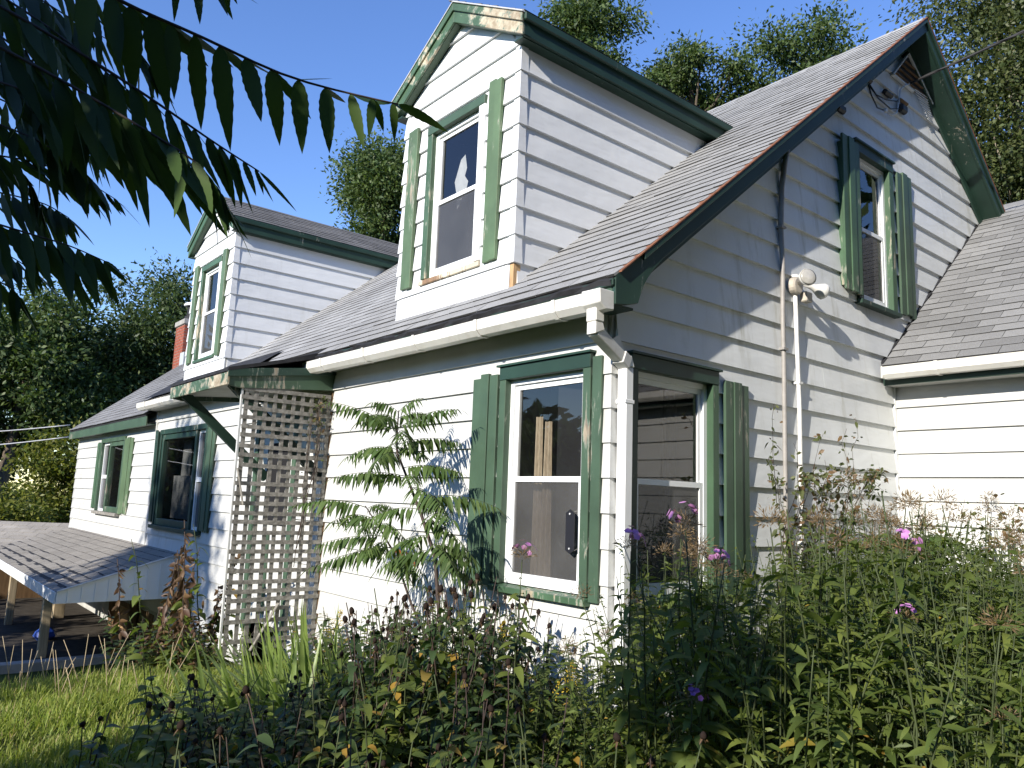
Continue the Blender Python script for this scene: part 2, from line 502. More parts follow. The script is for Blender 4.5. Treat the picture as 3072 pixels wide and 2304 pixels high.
# ------------------------------------------------------------------ house
house = thing('house', 'white clapboard farmhouse with green trim, two front dormers and a side wing', 'house', (0, 0, 0))
S = 0.2032
def F_eave(u, n, z): return (u, -n, z)
def F_gab(u, n, z): return (n, u, z)
def F_wing(u, n, z): return (u, 3.67 - n, z)

def sub_spans(a, b, cuts):
    out = [(a, b)]
    for c0, c1 in cuts:
        nx = []
        for s0, s1 in out:
            if c1 <= s0 or c0 >= s1:
                nx.append((s0, s1))
            else:
                if c0 > s0: nx.append((s0, c0))
                if c1 < s1: nx.append((c1, s1))
        out = nx
    return [q for q in out if q[1] - q[0] > 0.012]

def courses(F, parent, mat, levels, span, holes, seam=3.6, lip=0.025, h=S):
    """siding boards: one object for each course and stretch between openings"""
    back = MB()
    for zb in levels:
        zt = zb + h
        cutz = sorted(set([zb, zt] + [z for q in holes for z in q[2:4] if zb + 0.01 < z < zt - 0.01] + ([span.apex] if getattr(span, 'apex', None) and zb < span.apex < zt else [])))
        wob = rnd.uniform(-0.0015, 0.0015)
        for z0, z1 in zip(cutz[:-1], cutz[1:]):
            a0, b0 = span(z0); a1, b1 = span(z1)
            cuts = [(q[0], q[1]) for q in holes if q[2] <= z0 + 0.005 and q[3] >= z1 - 0.005]
            lo = min(a0, a1); hi = max(b0, b1)
            if hi - lo < 0.03:
                continue
            segs = sub_spans(lo, hi, cuts)
            fin = []
            for s0, s1 in segs:
                while s1 - s0 > seam * 1.25:
                    c = s0 + seam * rnd.uniform(0.6, 1.0)
                    fin.append((s0, c - 0.0018)); s0 = c + 0.0018
                fin.append((s0, s1))
            for s0, s1 in fin:
                p0 = max(s0, a0); p1 = min(s1, b0); q0 = max(s0, a1); q1 = min(s1, b1)
                if p1 - p0 < 0.005 and q1 - q0 < 0.005:
                    continue
                if p1 < p0: p0 = p1 = (p0 + p1) / 2
                if q1 < q0: q0 = q1 = (q0 + q1) / 2
                n0 = lip - (lip - 0.003) * (z0 - zb) / h + wob; n1 = lip - (lip - 0.003) * (z1 - zb) / h + wob
                mb = MB()
                mb.prism([F(p0, 0.0, z0), F(p0, n0, z0), F(q0, n1, z1), F(q0, 0.0, z1)], [F(p1, 0.0, z0), F(p1, n0, z0), F(q1, n1, z1), F(q1, 0.0, z1)])
                mb.obj('siding_board', mat, parent)

def wall_part(name, F, span, z0, z1, holes, step=0.4, depth=0.02):
    """sheathing behind the boards, one mesh with the openings left out"""
    mb = MB()
    zs = sorted(set(list(np.arange(z0, z1, step)) + [z1] + [z for q in holes for z in q[2:4] if z0 < z < z1]))
    for a, b in zip(zs[:-1], zs[1:]):
        a0, b0 = span(a); a1, b1 = span(b)
        cuts = [(q[0] + 0.01, q[1] - 0.01) for q in holes if q[2] <= a + 0.005 and q[3] >= b - 0.005]
        for s0, s1 in sub_spans(min(a0, a1), max(b0, b1), cuts):
            p0 = max(s0, a0); p1 = min(s1, b0); r0 = max(s0, a1); r1 = min(s1, b1)
            if p1 <= p0 and r1 <= r0: continue
            if r1 < r0: r0 = r1 = (r0 + r1) / 2
            if p1 < p0: p0 = p1 = (p0 + p1) / 2
            mb.prism([F(p0, -depth, a), F(p0, -0.004, a), F(r0, -0.004, b), F(r0, -depth, b)], [F(p1, -depth, a), F(p1, -0.004, a), F(r1, -0.004, b), F(r1, -depth, b)])
    o = mb.obj(name, MAT['soffit'], house)
    return o

def corner_caps(parent, mat, cx, cy, sx, sy, levels, wd=0.045, lip=0.029, h=S):
    """L shaped caps at an outside corner; sx/sy: outward directions along x and y"""
    for zb in levels:
        zt = zb + h - 0.004
        def ring(n, z, ww):
            return [(cx - sx * ww, cy + sy * 0.002, z), (cx - sx * ww, cy + sy * n, z), (cx + sx * n, cy + sy * n, z), (cx + sx * n, cy - sy * ww, z), (cx + sx * 0.002, cy - sy * ww, z), (cx + sx * 0.002, cy + sy * 0.002, z)]
        j = rnd.uniform(-0.002, 0.002)
        MB().prism(ring(lip + j, zb - 0.004, wd + rnd.uniform(0, 0.006)), ring(lip * 0.55, zt, wd)).obj('corner_cap', mat, parent)

# --- window builder -------------------------------------------------------------------
def window(F, u0, u1, z0, z1, cw=0.065, head=0.09, trim='green', trims=None, sill='green_half', depth=0.05, cap=True, screen=True, inner='dark', curtain=None, proud=0.043, glassn=-0.045, sillout=0.03):
    """u0..z1: outer edges of the wooden casing"""
    T = trims or {}
    a, b = u0 + cw, u1 - cw
    zb, zt = z0 + 0.055, z1 - head
    fr = MB()                                                   # vinyl frame is the window itself
    fw = 0.035
    fr.fbox(F, a, a + fw, -0.055, -0.008, zb, zt).fbox(F, b - fw, b, -0.055, -0.008, zb, zt)
    fr.fbox(F, a + fw, b - fw, -0.055, -0.010, zt - fw, zt).fbox(F, a + fw, b - fw, -0.055, -0.006, zb, zb + fw)
    win = fr.obj('window', MAT['vinyl'], house)
    ia, ib, iz0, iz1 = a + fw, b - fw, zb + fw, zt - fw
    zm = (iz0 + iz1) / 2
    sw = 0.035
    for (s0, s1, n0, n1, nm) in ((zm - 0.02, iz1, -0.05, -0.028, 'upper'), (iz0, zm + 0.02, -0.034, -0.012, 'lower')):
        sm = MB()
        sm.fbox(F, ia, ia + sw, n0, n1, s0, s1).fbox(F, ib - sw, ib, n0, n1, s0, s1)
        sm.fbox(F, ia + sw, ib - sw, n0, n1, s1 - sw, s1).fbox(F, ia + sw, ib - sw, n0, n1, s0, s0 + sw)
        sm.obj('sash', MAT['vinyl'], win)
        g = MB()
        nm_ = (n0 + n1) / 2
        g.add([F(ia + sw - 0.004, nm_, s0 + sw - 0.004), F(ib - sw + 0.004, nm_, s0 + sw - 0.004), F(ib - sw + 0.004, nm_, s1 - sw + 0.004), F(ia + sw - 0.004, nm_, s1 - sw + 0.004)], [(0, 1, 2, 3)])
        g.obj('pane', MAT['glass_screen' if nm == 'lower' and screen else 'glass'], win, fix=False)
    # casing boards run back into the opening
    MB().fbox(F, u0, a, -0.06, proud, z0 + 0.05, z1 - head).obj('casing_board', MAT[T.get('l', trim)], win, bevel=0.003)
    MB().fbox(F, b, u1, -0.06, proud, z0 + 0.05, z1 - head).obj('casing_board', MAT[T.get('r', trim)], win, bevel=0.003)
    MB().fbox(F, u0, u1, -0.06, proud + 0.004, z1 - head, z1).obj('casing_board', MAT[T.get('h', trim)], win, bevel=0.003)
    MB().prism([F(u0 - 0.012, -0.01, z0 + 0.05), F(u0 - 0.012, proud + sillout, z0 + 0.038), F(u0 - 0.012, proud + sillout, z0), F(u0 - 0.012, -0.01, z0)], [F(u1 + 0.012, -0.01, z0 + 0.05), F(u1 + 0.012, proud + sillout, z0 + 0.038), F(u1 + 0.012, proud + sillout, z0), F(u1 + 0.012, -0.01, z0)]).obj('sill', MAT[sill], win, bevel=0.003)
    if cap:
        MB().fbox(F, u0 - 0.015, u1 + 0.015, 0.0, proud + 0.022, z1, z1 + 0.014).obj('drip_cap', MAT[T.get('h', trim)], win)
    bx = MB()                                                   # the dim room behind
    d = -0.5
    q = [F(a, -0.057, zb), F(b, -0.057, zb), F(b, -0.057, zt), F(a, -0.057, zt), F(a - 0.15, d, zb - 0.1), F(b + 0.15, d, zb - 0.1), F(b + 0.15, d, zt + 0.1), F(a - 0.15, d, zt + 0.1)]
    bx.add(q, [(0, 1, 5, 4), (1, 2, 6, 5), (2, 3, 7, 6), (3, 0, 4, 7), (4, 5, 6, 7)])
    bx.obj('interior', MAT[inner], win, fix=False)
    return win, (ia, ib, iz0, iz1)

def curtain(F, parent, u0, u1, z0, z1, n, mat, waves=4, amp=0.012, taper=0.0):
    st = 40
    mb = MB()
    vs_ = []
    for i in range(st + 1):
        t = i / st
        u = u0 + (u1 - u0) * t
        vs_.append(F(u + taper * (1 - t) * 0, n + amp * math.sin(t * waves * 2 * math.pi), z0))
    for i in range(st + 1):
        t = i / st
        u = u0 + (u1 - u0) * (0.5 + (t - 0.5) * (1 - taper))
        vs_.append(F(u, n + amp * 0.6 * math.sin(t * waves * 2 * math.pi + 0.4), z1))
    mb.add(vs_, [(i, i + 1, st + 2 + i, st + 1 + i) for i in range(st)])
    return mb.obj('curtain', MAT[mat], parent, smooth=True, fix=False)

def shutter(F, u0, u1, z0, z1, nb, mat, n0=0.024, tilt=0.0, skew=0.0):
    wd = (u1 - u0) / nb
    cl = MB().fbox(F, u0 + 0.015, u1 - 0.015, 0.006, n0 - 0.001, z0 + 0.05, z1 - 0.05)
    sh = cl.obj('shutter', MAT[mat], house)
    for i in range(nb):
        dz0 = rnd.uniform(-0.014, 0.014); dz1 = rnd.uniform(-0.014, 0.014)
        dn = (0.009 if i % 2 == (nb // 2) % 2 and nb > 1 else 0.0) + rnd.uniform(0, 0.002)
        g = 0.002
        sk = skew
        ua, ub = u0 + i * wd + g, u0 + (i + 1) * wd - g
        za, zb_ = z0 + dz0, z1 + dz1
        MB().hexa([F(ua + sk, n0 + 0.02 + dn, za), F(ub + sk, n0 + 0.02 + dn, za), F(ub + sk, n0, za), F(ua + sk, n0, za), F(ua, n0 + 0.02 + dn + tilt, zb_), F(ub, n0 + 0.02 + dn + tilt, zb_), F(ub, n0 + tilt, zb_), F(ua, n0 + tilt, zb_)]).obj('board', MAT[mat], sh, bevel=0.003)
    return sh

# --- walls --------------------------------------------------------------------------------
lv_main = [-S * k for k in range(12, -2, -1)]                  # bottoms from below grade to the frieze
def span_eave(z): return (-9.2, -0.03)
holes_e = [(-1.0, -0.13, -1.35, 0.137), (-8.9, -6.87, -1.33, 0.075), (-5.28, -4.2, -2.6, 0.02)]
we = wall_part('wall', F_eave, lambda z: (-9.2, -0.005), -2.6, 0.42, holes_e)
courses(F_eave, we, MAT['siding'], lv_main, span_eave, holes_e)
corner_caps(we, MAT['siding'], 0.0, 0.0, 1, -1, [-S * k for k in range(12, -1, -1)])
RS = 0.815                                                     # roof pitch
RY0, RZ0, RYR = -0.2, 0.52, 4.18
RZR = RZ0 + RS * (RYR - RY0)
def roof_z(y): return RZ0 + RS * (min(y, 2 * RYR - y) - RY0)
def span_gab(z):
    off = 0.16
    ys = RY0 + (z + off - RZ0) / RS
    lo = max(0.03, ys)
    hi = 2 * RYR - ys
    if z < 2.6:
        yw = 3.43 + (z + 0.09 - 0.53) / 0.79
        hi = min(hi, max(3.66, yw))
    return (lo, hi) if hi > lo else ((lo + hi) / 2, (lo + hi) / 2)
lv_g = [-S * k for k in range(12, -18, -1)]
holes_g = [(0.13, 1.0, -1.35, 0.137), (3.0, 3.72, 1.0, 2.475), (3.80, 4.62, 3.44, 3.80)]
wg = wall_part('wall', F_gab, lambda z: (span_gab(z)[0] - 0.02, span_gab(z)[1]), -2.6, 3.75, holes_g[:2], 0.1)
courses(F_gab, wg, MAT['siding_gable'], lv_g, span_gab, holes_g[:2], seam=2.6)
# wing wall
lv_w = [-0.03 - S * k for k in range(12, -3, -1)]
ww = wall_part('wall', F_wing, lambda z: (0.0, 5.2), -2.6, 0.42, [])
courses(F_wing, ww, MAT['siding'], lv_w, lambda z: (0.022, 5.2), [])
MB().box(0.003, 0.024, 3.622, 3.668, -2.5, 0.40).obj('corner_strip', MAT['vinyl'], ww)
# left section, a little lower
lv_l = [-0.04 - 0.195 * k for k in range(8, -2, -1)]
holes_l = [(-12.55, -10.9, -1.25, 0.075)]
wle = wall_part('wall', F_eave, lambda z: (-14.66, -9.225), -3.2, 0.30, holes_l)
courses(F_eave, wle, MAT['siding'], lv_l, lambda z: (-14.62, -9.235), holes_l, h=0.195)
corner_caps(wle, MAT['siding'], -14.62, 0.0, -1, -1, lv_l, h=0.195)
MB().box(-9.235, -9.195, -0.03, 0.0, -1.7, 0.40).obj('corner_board', MAT['siding'], we)
# the unseen sides that close the house
bs = MB()
bs.box(-14.64, -14.60, 0.0, 8.36, -3.2, 0.3).box(-14.6, 0.0, 8.34, 8.36, -3.2, 0.4)
bs.add([(-14.62, 0.0, 0.3), (-14.62, 8.36, 0.3), (-14.62, RYR, 3.75)], [(0, 1, 2)])
bs.obj('rear_wall', MAT['siding'], house, fix=False)
# basement wall under the left section
MB().box(-14.6, -7.5, 0.006, 0.03, -3.3, -1.72).obj('basement_wall', MAT['greywall'], house)
bwn = MB().box(-10.75, -8.5, -0.012, 0.004, -3.1, -2.5).obj('basement_window', MAT['brownboard'], house)
MB().box(-10.66, -9.72, -0.022, -0.013, -3.02, -2.57).obj('board', MAT['rawwood'], bwn)
MB().box(-9.62, -8.6, -0.022, -0.013, -3.02, -2.57).obj('board', MAT['brownboard'], bwn)

# --- windows and shutters -----------------------------------------------------------------
win1, r1 = window(F_eave, -1.0, -0.13, -1.35, 0.137, trims={'h': 'green_dark', 'l': 'green', 'r': 'green'})
curtain(F_eave, win1, -0.81, -0.72, -1.25, -0.20, -0.13, 'curtain', 2, 0.016, 0.25)
curtain(F_eave, win1, -0.70, -0.60, -1.25, -0.24, -0.11, 'curtain', 2, 0.02, 0.35)
curtain(F_eave, win1, -0.49, -0.38, -1.25, -0.12, -0.12, 'curtain', 2, 0.018, 0.3)
shutter(F_eave, -1.30, -1.02, -1.33, 0.095, 3, 'green')
shutter(F_eave, -0.116, -0.036, -1.32, 0.095, 1, 'green')
win2, r2 = window(F_gab, 0.13, 1.0, -1.35, 0.137, trims={'h': 'green_dark', 'l': 'green_dark', 'r': 'green_half'})
shutter(F_gab, 1.07, 1.345, -1.33, 0.085, 3, 'green')
curtain(F_gab, win2, 0.72, 0.86, -1.2, 0.0, -0.2, 'dark', 3, 0.02)
win3, r3 = window(F_gab, 3.0, 3.72, 1.0, 2.475, cw=0.08, trims={'h': 'green_dark', 'l': 'green_dark', 'r': 'green_half'}, sill='green_dark')
shutter(F_gab, 2.725, 3.015, 1.06, 2.43, 3, 'green_half', n0=0.05)
shutter(F_gab, 3.80, 4.10, 1.05, 2.44, 3, 'green', n0=0.026)

def sash_window(F, u0, u1, z0, z1, parent, mat, lace=None):
    f = MB()
    w_ = 0.075
    f.fbox(F, u0, u0 + w_, -0.04, 0.03, z0, z1).fbox(F, u1 - w_, u1, -0.04, 0.03, z0, z1).fbox(F, u0 + w_, u1 - w_, -0.04, 0.028, z0, z0 + 0.09).fbox(F, u0 + w_, u1 - w_, -0.04, 0.028, z1 - w_, z1)
    f.obj('storm_sash', MAT[mat], parent, bevel=0.003)
    g = MB().add([F(u0 + w_, -0.01, z0 + 0.09), F(u1 - w_, -0.01, z0 + 0.09), F(u1 - w_, -0.01, z1 - w_), F(u0 + w_, -0.01, z1 - w_)], [(0, 1, 2, 3)])
    g.obj('pane', MAT['glass'], parent, fix=False)
    if lace:
        curtain(F, parent, u0 + w_, u1 - w_, z0 + 0.1, z0 + 0.1 + lace, -0.16, 'sheer', 14, 0.015)
        curtain(F, parent, u0 + w_ + 0.05, u0 + 0.55, z0 + 0.1, z1 - w_, -0.24, 'sheer', 5, 0.02, 0.2)
        curtain(F, parent, u1 - 0.6, u1 - w_, z0 + 0.1, z1 - w_, -0.24, 'sheer', 5, 0.02, 0.2)
# wide window of the main front: fixed green sash beside a narrow white double hung
def combo(x0, x1, z0, z1, parts, trim, sillmat, shl, shr, lace):
    F = F_eave
    f = MB().fbox(F, x0 + 0.06, x1 - 0.06, -0.06, -0.045, z0 + 0.03, z0 + 0.05)
    win = f.obj('window', MAT['green_dark'], house)
    MB().fbox(F, x0, x0 + 0.06, -0.06, 0.045, z0 + 0.05, z1 - 0.07).obj('casing_board', MAT[trim], win, bevel=0.003)
    MB().fbox(F, x1 - 0.06, x1, -0.06, 0.045, z0 + 0.05, z1 - 0.07).obj('casing_board', MAT[trim], win, bevel=0.003)
    MB().fbox(F, x0, x1, -0.06, 0.049, z1 - 0.07, z1).obj('casing_board', MAT[trim], win, bevel=0.003)
    MB().fbox(F, x0 - 0.02, x1 + 0.02, -0.06, 0.085, z0, z0 + 0.05).obj('sill', MAT[sillmat], win, bevel=0.003)
    for kind, a, b in parts:
        if kind == 'sash':
            sash_window(F, a, b, z0 + 0.052, z1 - 0.072, win, trim, lace)
        else:
            zb, zt = z0 + 0.052, z1 - 0.072
            v = MB()
            v.fbox(F, a, a + 0.035, -0.05, 0.0, zb, zt).fbox(F, b - 0.035, b, -0.05, 0.0, zb, zt).fbox(F, a + 0.035, b - 0.035, -0.05, -0.002, zb, zb + 0.04).fbox(F, a + 0.035, b - 0.035, -0.05, -0.002, zt - 0.04, zt).fbox(F, a + 0.035, b - 0.035, -0.05, -0.004, (zb + zt) / 2 - 0.03, (zb + zt) / 2 + 0.03)
            v.obj('sash', MAT['vinyl'], win)
            MB().add([F(a + 0.03, -0.03, zb), F(b - 0.03, -0.03, zb), F(b - 0.03, -0.03, (zb + zt) / 2), F(a + 0.03, -0.03, (zb + zt) / 2)], [(0, 1, 2, 3)]).obj('pane', MAT['glass_screen'], win, fix=False)
            MB().add([F(a + 0.03, -0.03, (zb + zt) / 2), F(b - 0.03, -0.03, (zb + zt) / 2), F(b - 0.03, -0.03, zt), F(a + 0.03, -0.03, zt)], [(0, 1, 2, 3)]).obj('pane', MAT['glass'], win, fix=False)
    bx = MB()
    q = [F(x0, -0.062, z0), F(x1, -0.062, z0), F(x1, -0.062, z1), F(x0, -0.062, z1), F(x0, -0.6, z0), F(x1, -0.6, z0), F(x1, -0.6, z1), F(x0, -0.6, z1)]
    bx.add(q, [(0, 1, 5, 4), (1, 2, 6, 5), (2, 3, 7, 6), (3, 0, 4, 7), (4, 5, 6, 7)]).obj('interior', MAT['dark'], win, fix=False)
    for s in (shl, shr):
        if s:
            shutter(F, *s)
combo(-8.9, -6.87, -1.33, 0.075, [('sash', -8.83, -7.30), ('dh', -7.29, -6.935)], 'green_dark', 'green_dark', (-9.10, -8.92, -1.25, 0.07, 2, 'green_dark', 0.022, 0.02), (-6.855, -6.58, -1.27, 0.04, 3, 'green'), 0.6)
combo(-12.55, -10.9, -1.25, 0.075, [('dh', -12.48, -11.98), ('sash', -11.97, -10.97)], 'green', 'greywood', (-12.86, -12.58, -1.17, 0.02, 3, 'green_half', 0.022, 0.0), (-10.885, -10.40, -1.20, 0.03, 3, 'green_pale'), None)
# door behind the lattice
dr = MB().fbox(F_eave, -5.2, -4.28, -0.05, -0.01, -2.1, -0.06).obj('door', MAT['siding'], house)
for a, b in ((-5.28, -5.19), (-4.29, -4.2)):
    MB().fbox(F_eave, a, b, -0.04, 0.04, -2.2, -0.06).obj('casing_board', MAT['green'], dr)
MB().fbox(F_eave, -5.28, -4.2, -0.04, 0.043, -0.06, 0.02).obj('casing_board', MAT['green'], dr)
MB().fbox(F_eave, -5.0, -4.48, -0.012, 0.0, -1.1, -0.25).obj('pane', MAT['dark'], dr)
MB().fbox(F_eave, -4.86, -4.80, -0.01, 0.006, -2.0, -1.2).obj('door_batten', MAT['green'], dr)
MB().lathe(F_eave(-4.4, 0.0, -1.15), (0, -1, 0), [(0, 0.012), (0.03, 0.012), (0.035, 0.028), (0.06, 0.024), (0.065, 0.0)], 10).obj('handle', MAT['metal_light'], dr)

# --- shingles ---------------------------------------------------------------------------------
TABS = []                                                      # (matrix, size key, roof)
def tab_mesh(w_, L, t, mat, seed):
    r_ = random.Random(seed)
    mb = MB()
    l0, l1 = r_.uniform(0, 0.003), r_.uniform(0, 0.003)
    mb.hexa([(0.002, 0, -0.004), (w_ - 0.003, r_.uniform(-0.003, 0.003), -0.004), (w_ - 0.003, L, -0.006), (0.002, L, -0.006), (0.002, 0, t + l0), (w_ - 0.003, 0, t + l1), (w_ - 0.003, L, 0.0), (0.002, L, 0.0)])
    me = mb.mesh('shingle', mat)
    me.materials.append(MAT['butt'])
    me.polygons[2].material_index = 1
    return me
def lay(parent, key, O, A, U, La, Lu, e, wt, keep=None, t=0.0065, first=0.0):
    """tabs of a roof slope: O lower corner, A along the eave, U up the slope (unit vectors)"""
    O = Vector(O); A = Vector(A); U = Vector(U); N = A.cross(U)
    if N.z < 0: N = -N
    out = []
    nr = int(Lu / e) + 1
    for i in range(nr):
        off = (0.0, wt * 0.5)[i % 2] + rnd.uniform(-0.03, 0.03)
        x = -off
        while x < La:
            w0 = wt
            x0 = max(0.0, x); x1 = min(La, x + w0)
            if x1 - x0 > 0.03:
                c = O + A * ((x0 + x1) / 2) + U * (i * e + e / 2)
                if keep is None or keep(c):
                    out.append((O + A * x0 + U * (i * e + first + rnd.uniform(-0.004, 0.004)) + N * 0.001, A, U, N, x1 - x0, e + 0.035, t * rnd.uniform(0.8, 1.5), c, key, parent))
            x += w0
    TABS.extend(out)
def finish_tabs(maxn, cam_loc, keys, stuff_parent, stuff_name='shingles'):
    T = [q for q in TABS if q[8] in keys]
    def size(q):
        return (q[7] - cam_loc).length / max(0.05, abs(q[3].dot((cam_loc - q[7]).normalized())) ** 0.5)
    def inview(q):
        d = q[7] - cam_loc
        z = d.dot(_f)
        return z > 0 and abs(d.dot(_r) / z) < 0.67 and abs(d.dot(_u) / z) < 0.51 and q[3].dot(-d) > 0
    T.sort(key=lambda q: (not inview(q), size(q)))
    big = T[:maxn]; rest = T[maxn:]
    cache = {}
    for q in big:
        O, A, U, N, w_, L, t, c, key, par = q
        kk = (key, rnd.randrange(4))
        if kk not in cache:
            cache[kk] = tab_mesh(0.3, L, 0.0085, MAT['sh_' + key], len(cache))
        wm = 0.3
        o = link('shingle', cache[kk], par)
        M = Matrix(((A.x, U.x, N.x, O.x), (A.y, U.y, N.y, O.y), (A.z, U.z, N.z, O.z), (0, 0, 0, 1)))
        o.matrix_basis = M @ Matrix.Diagonal((w_ / wm, 1, t / 0.0085, 1))
    if rest:
        for key in sorted(set(q[8] for q in rest)):
            mb = MB()
            for (O, A, U, N, w_, L, t, c, k2, par) in rest:
                if k2 != key: continue
                a0, a1 = O + A * 0.002, O + A * (w_ - 0.003)
                up = U * L
                mb.hexa([a0 - N * 0.004, a1 - N * 0.004, a1 + up - N * 0.006, a0 + up - N * 0.006, a0 + N * t, a1 + N * t, a1 + up, a0 + up])
            o = mb.obj(stuff_name, MAT['shi_' + key], stuff_parent, fix=False)
            o.data.materials.append(MAT['butt'])
            mi = np.zeros(len(o.data.polygons), dtype=np.int32); mi[2::6] = 1
            o.data.polygons.foreach_set('material_index', mi)
            o['kind'] = 'stuff'

# --- main roof --------------------------------------------------------------------------------
un = Vector((0, 1, RS)).normalized()
def slab(mb, y0, z0, y1, z1, xa, xb, t):
    mb.prism([(xa, y0, z0), (xa, y1, z1), (xa, y1, z1 - t), (xa, y0, z0 - t)], [(xb, y0, z0), (xb, y1, z1), (xb, y1, z1 - t), (xb, y0, z0 - t)])
    return mb
rf = MB()
slab(rf, RY0, RZ0 - 0.004, RYR, RZR - 0.004, -9.3, 0.2, 0.04)
slab(rf, 2 * RYR - RY0, RZ0 - 0.004, RYR, RZR - 0.004, -9.3, 0.2, 0.04)
roof = rf.obj('roof', MAT['tar'], house)
D = [(-1.82, -2.6, -1.04), (-7.62, -8.42, -6.82)]               # dormers: ridge x, left and right wall
def keep_main(c):
    if c.y > 0.12 and any(a + 0.12 < c.x < b - 0.12 for _, a, b in D) and c.y < 2.35: return False
    if -5.05 < c.x < -3.6 and c.y < -0.12: return False
    return c.y < RYR - 0.02
lay(roof, 'main', (-9.3, RY0 - 0.015, RZ0 - 0.012), (1, 0, 0), un, 9.515, (RZR - RZ0) / un.z, 0.132, 0.305, keep_main)
# ridge caps and drip edges
for i in range(32):
    x = 0.2 - i * 0.3
    MB().prism([(x, RYR - 0.13, RZR - 0.10), (x, RYR, RZR + 0.016), (x, RYR + 0.13, RZR - 0.10), (x, RYR, RZR + 0.004)], [(x - 0.305, RYR - 0.13, RZR - 0.106), (x - 0.305, RYR, RZR + 0.010), (x - 0.305, RYR + 0.13, RZR - 0.106), (x - 0.305, RYR, RZR - 0.002)]).obj('ridge_cap', MAT['sh_main'], roof)
def along_rake(mb, x0, x1, t0, t1, ya, yb):
    """board under the roof line: t0..t1 vertical distance below the shingles"""
    za, zb = roof_z(ya), roof_z(yb)
    mb.prism([(x0, ya, za - t0), (x1, ya, za - t0), (x1, ya, za - t1), (x0, ya, za - t1)], [(x0, yb, zb - t0), (x1, yb, zb - t0), (x1, yb, zb - t1), (x0, yb, zb - t1)])
    return mb
YB = 2 * RYR - RY0
for ya, yb in ((RY0 + 0.22, RYR), (RYR, YB)):
    along_rake(MB(), 0.188, 0.212, 0.012, 0.15, ya, yb).obj('rake_board', MAT['green_dark'], roof, bevel=0.003)
    along_rake(MB(), 0.2125, 0.232, 0.004, 0.05, ya, yb).obj('rake_moulding', MAT['green_dark'], roof, bevel=0.004)
    along_rake(MB(), 0.004, 0.187, 0.125, 0.14, ya, yb).obj('rake_soffit', MAT['green_dark'], roof)
    along_rake(MB(), 0.016, 0.036, 0.141, 0.262, max(ya, 0.06), yb).obj('rake_frieze', MAT['green_dark'], roof, bevel=0.003)
    along_rake(MB(), 0.19, 0.236, -0.006, 0.003, ya - 0.2 if ya < 1 else ya, yb).obj('drip_edge', MAT['rust'], roof)
# curved cornice end at the near eave corner
poly = [(-0.205, 0.495), (-0.205, 0.345), (-0.10, 0.36), (-0.012, 0.385), (0.005, 0.43), (0.035, 0.50), (0.075, 0.56), (0.13, 0.625), (0.20, 0.695)]
top = [(0.20, roof_z(0.20) - 0.004), (-0.205, roof_z(-0.205) - 0.004)]
pg = poly + top
MB().prism([(0.186, y, z) for y, z in pg], [(0.214, y, z) for y, z in pg]).obj('cornice_end', MAT['green_dark'], roof, bevel=0.003)
MB().box(0.004, 0.185, -0.19, -0.024, 0.345, 0.358).obj('cornice_soffit', MAT['green_dark'], roof)
# eave fascia, soffit and the torn felt along the edge
MB().box(-9.25, 0.185, -0.205, -0.185, 0.385, 0.47).obj('fascia', MAT['green'], roof, bevel=0.003)
MB().box(-9.25, 0.21, -0.225, -0.2055, 0.452, 0.492).obj('crown_moulding', MAT['green_dark'], roof, bevel=0.004)
MB().box(-9.25, 0.003, -0.184, -0.003, 0.376, 0.388).obj('eave_soffit', MAT['soffit'], roof)
fm = MB()
n_ = 90
vs_ = []
for i in range(n_ + 1):
    x = 0.2 - 9.45 * i / n_
    dz = rnd.uniform(-0.016, 0.004)
    vs_ += [(x, -0.10, RZ0 + 0.075), (x, -0.235 + rnd.uniform(-0.012, 0.008), RZ0 - 0.030 + dz), (x, -0.225, RZ0 - 0.058 + dz)]
fs_ = []
for i in range(n_):
    a = i * 3
    fs_ += [(a, a + 1, a + 4, a + 3), (a + 1, a + 2, a + 5, a + 4)]
fm.add(vs_, fs_).obj('eave_felt', MAT['tar'], roof, fix=False)

# left, lower roof
LZ0, LY0 = 0.34, -0.17
ul = Vector((0, 1, 0.81)).normalized()
lzr = LZ0 + 0.81 * (RYR - LY0)
lr = MB()
slab(lr, LY0, LZ0 - 0.004, RYR, lzr - 0.004, -14.84, -9.302, 0.04)
slab(lr, 2 * RYR - LY0, LZ0 - 0.004, RYR, lzr - 0.004, -14.84, -9.302, 0.04)
lroof = lr.obj('roof', MAT['tar'], house)
lay(lroof, 'left', (-14.86, LY0 - 0.02, LZ0 - 0.012), (1, 0, 0), ul, 5.56, 4.2, 0.132, 0.305)
MB().box(-14.85, -9.24, LY0 - 0.005, LY0 + 0.015, LZ0 - 0.19, LZ0 - 0.05).obj('fascia', MAT['green'], lroof, bevel=0.003)
MB().box(-14.80, -9.24, LY0 + 0.016, -0.003, LZ0 - 0.17, LZ0 - 0.158).obj('eave_soffit', MAT['green_dark'], lroof)
def rk(x0, x1, t0, t1, mat, nm):
    ya, yb = LY0, RYR
    za, zb = LZ0, lzr
    MB().prism([(x0, ya, za - t0), (x1, ya, za - t0), (x1, ya, za - t1), (x0, ya, za - t1)], [(x0, yb, zb - t0), (x1, yb, zb - t0), (x1, yb, zb - t1), (x0, yb, zb - t1)]).obj(nm, MAT[mat], lroof)
rk(-14.862, -14.842, 0.006, 0.14, 'green', 'rake_board')

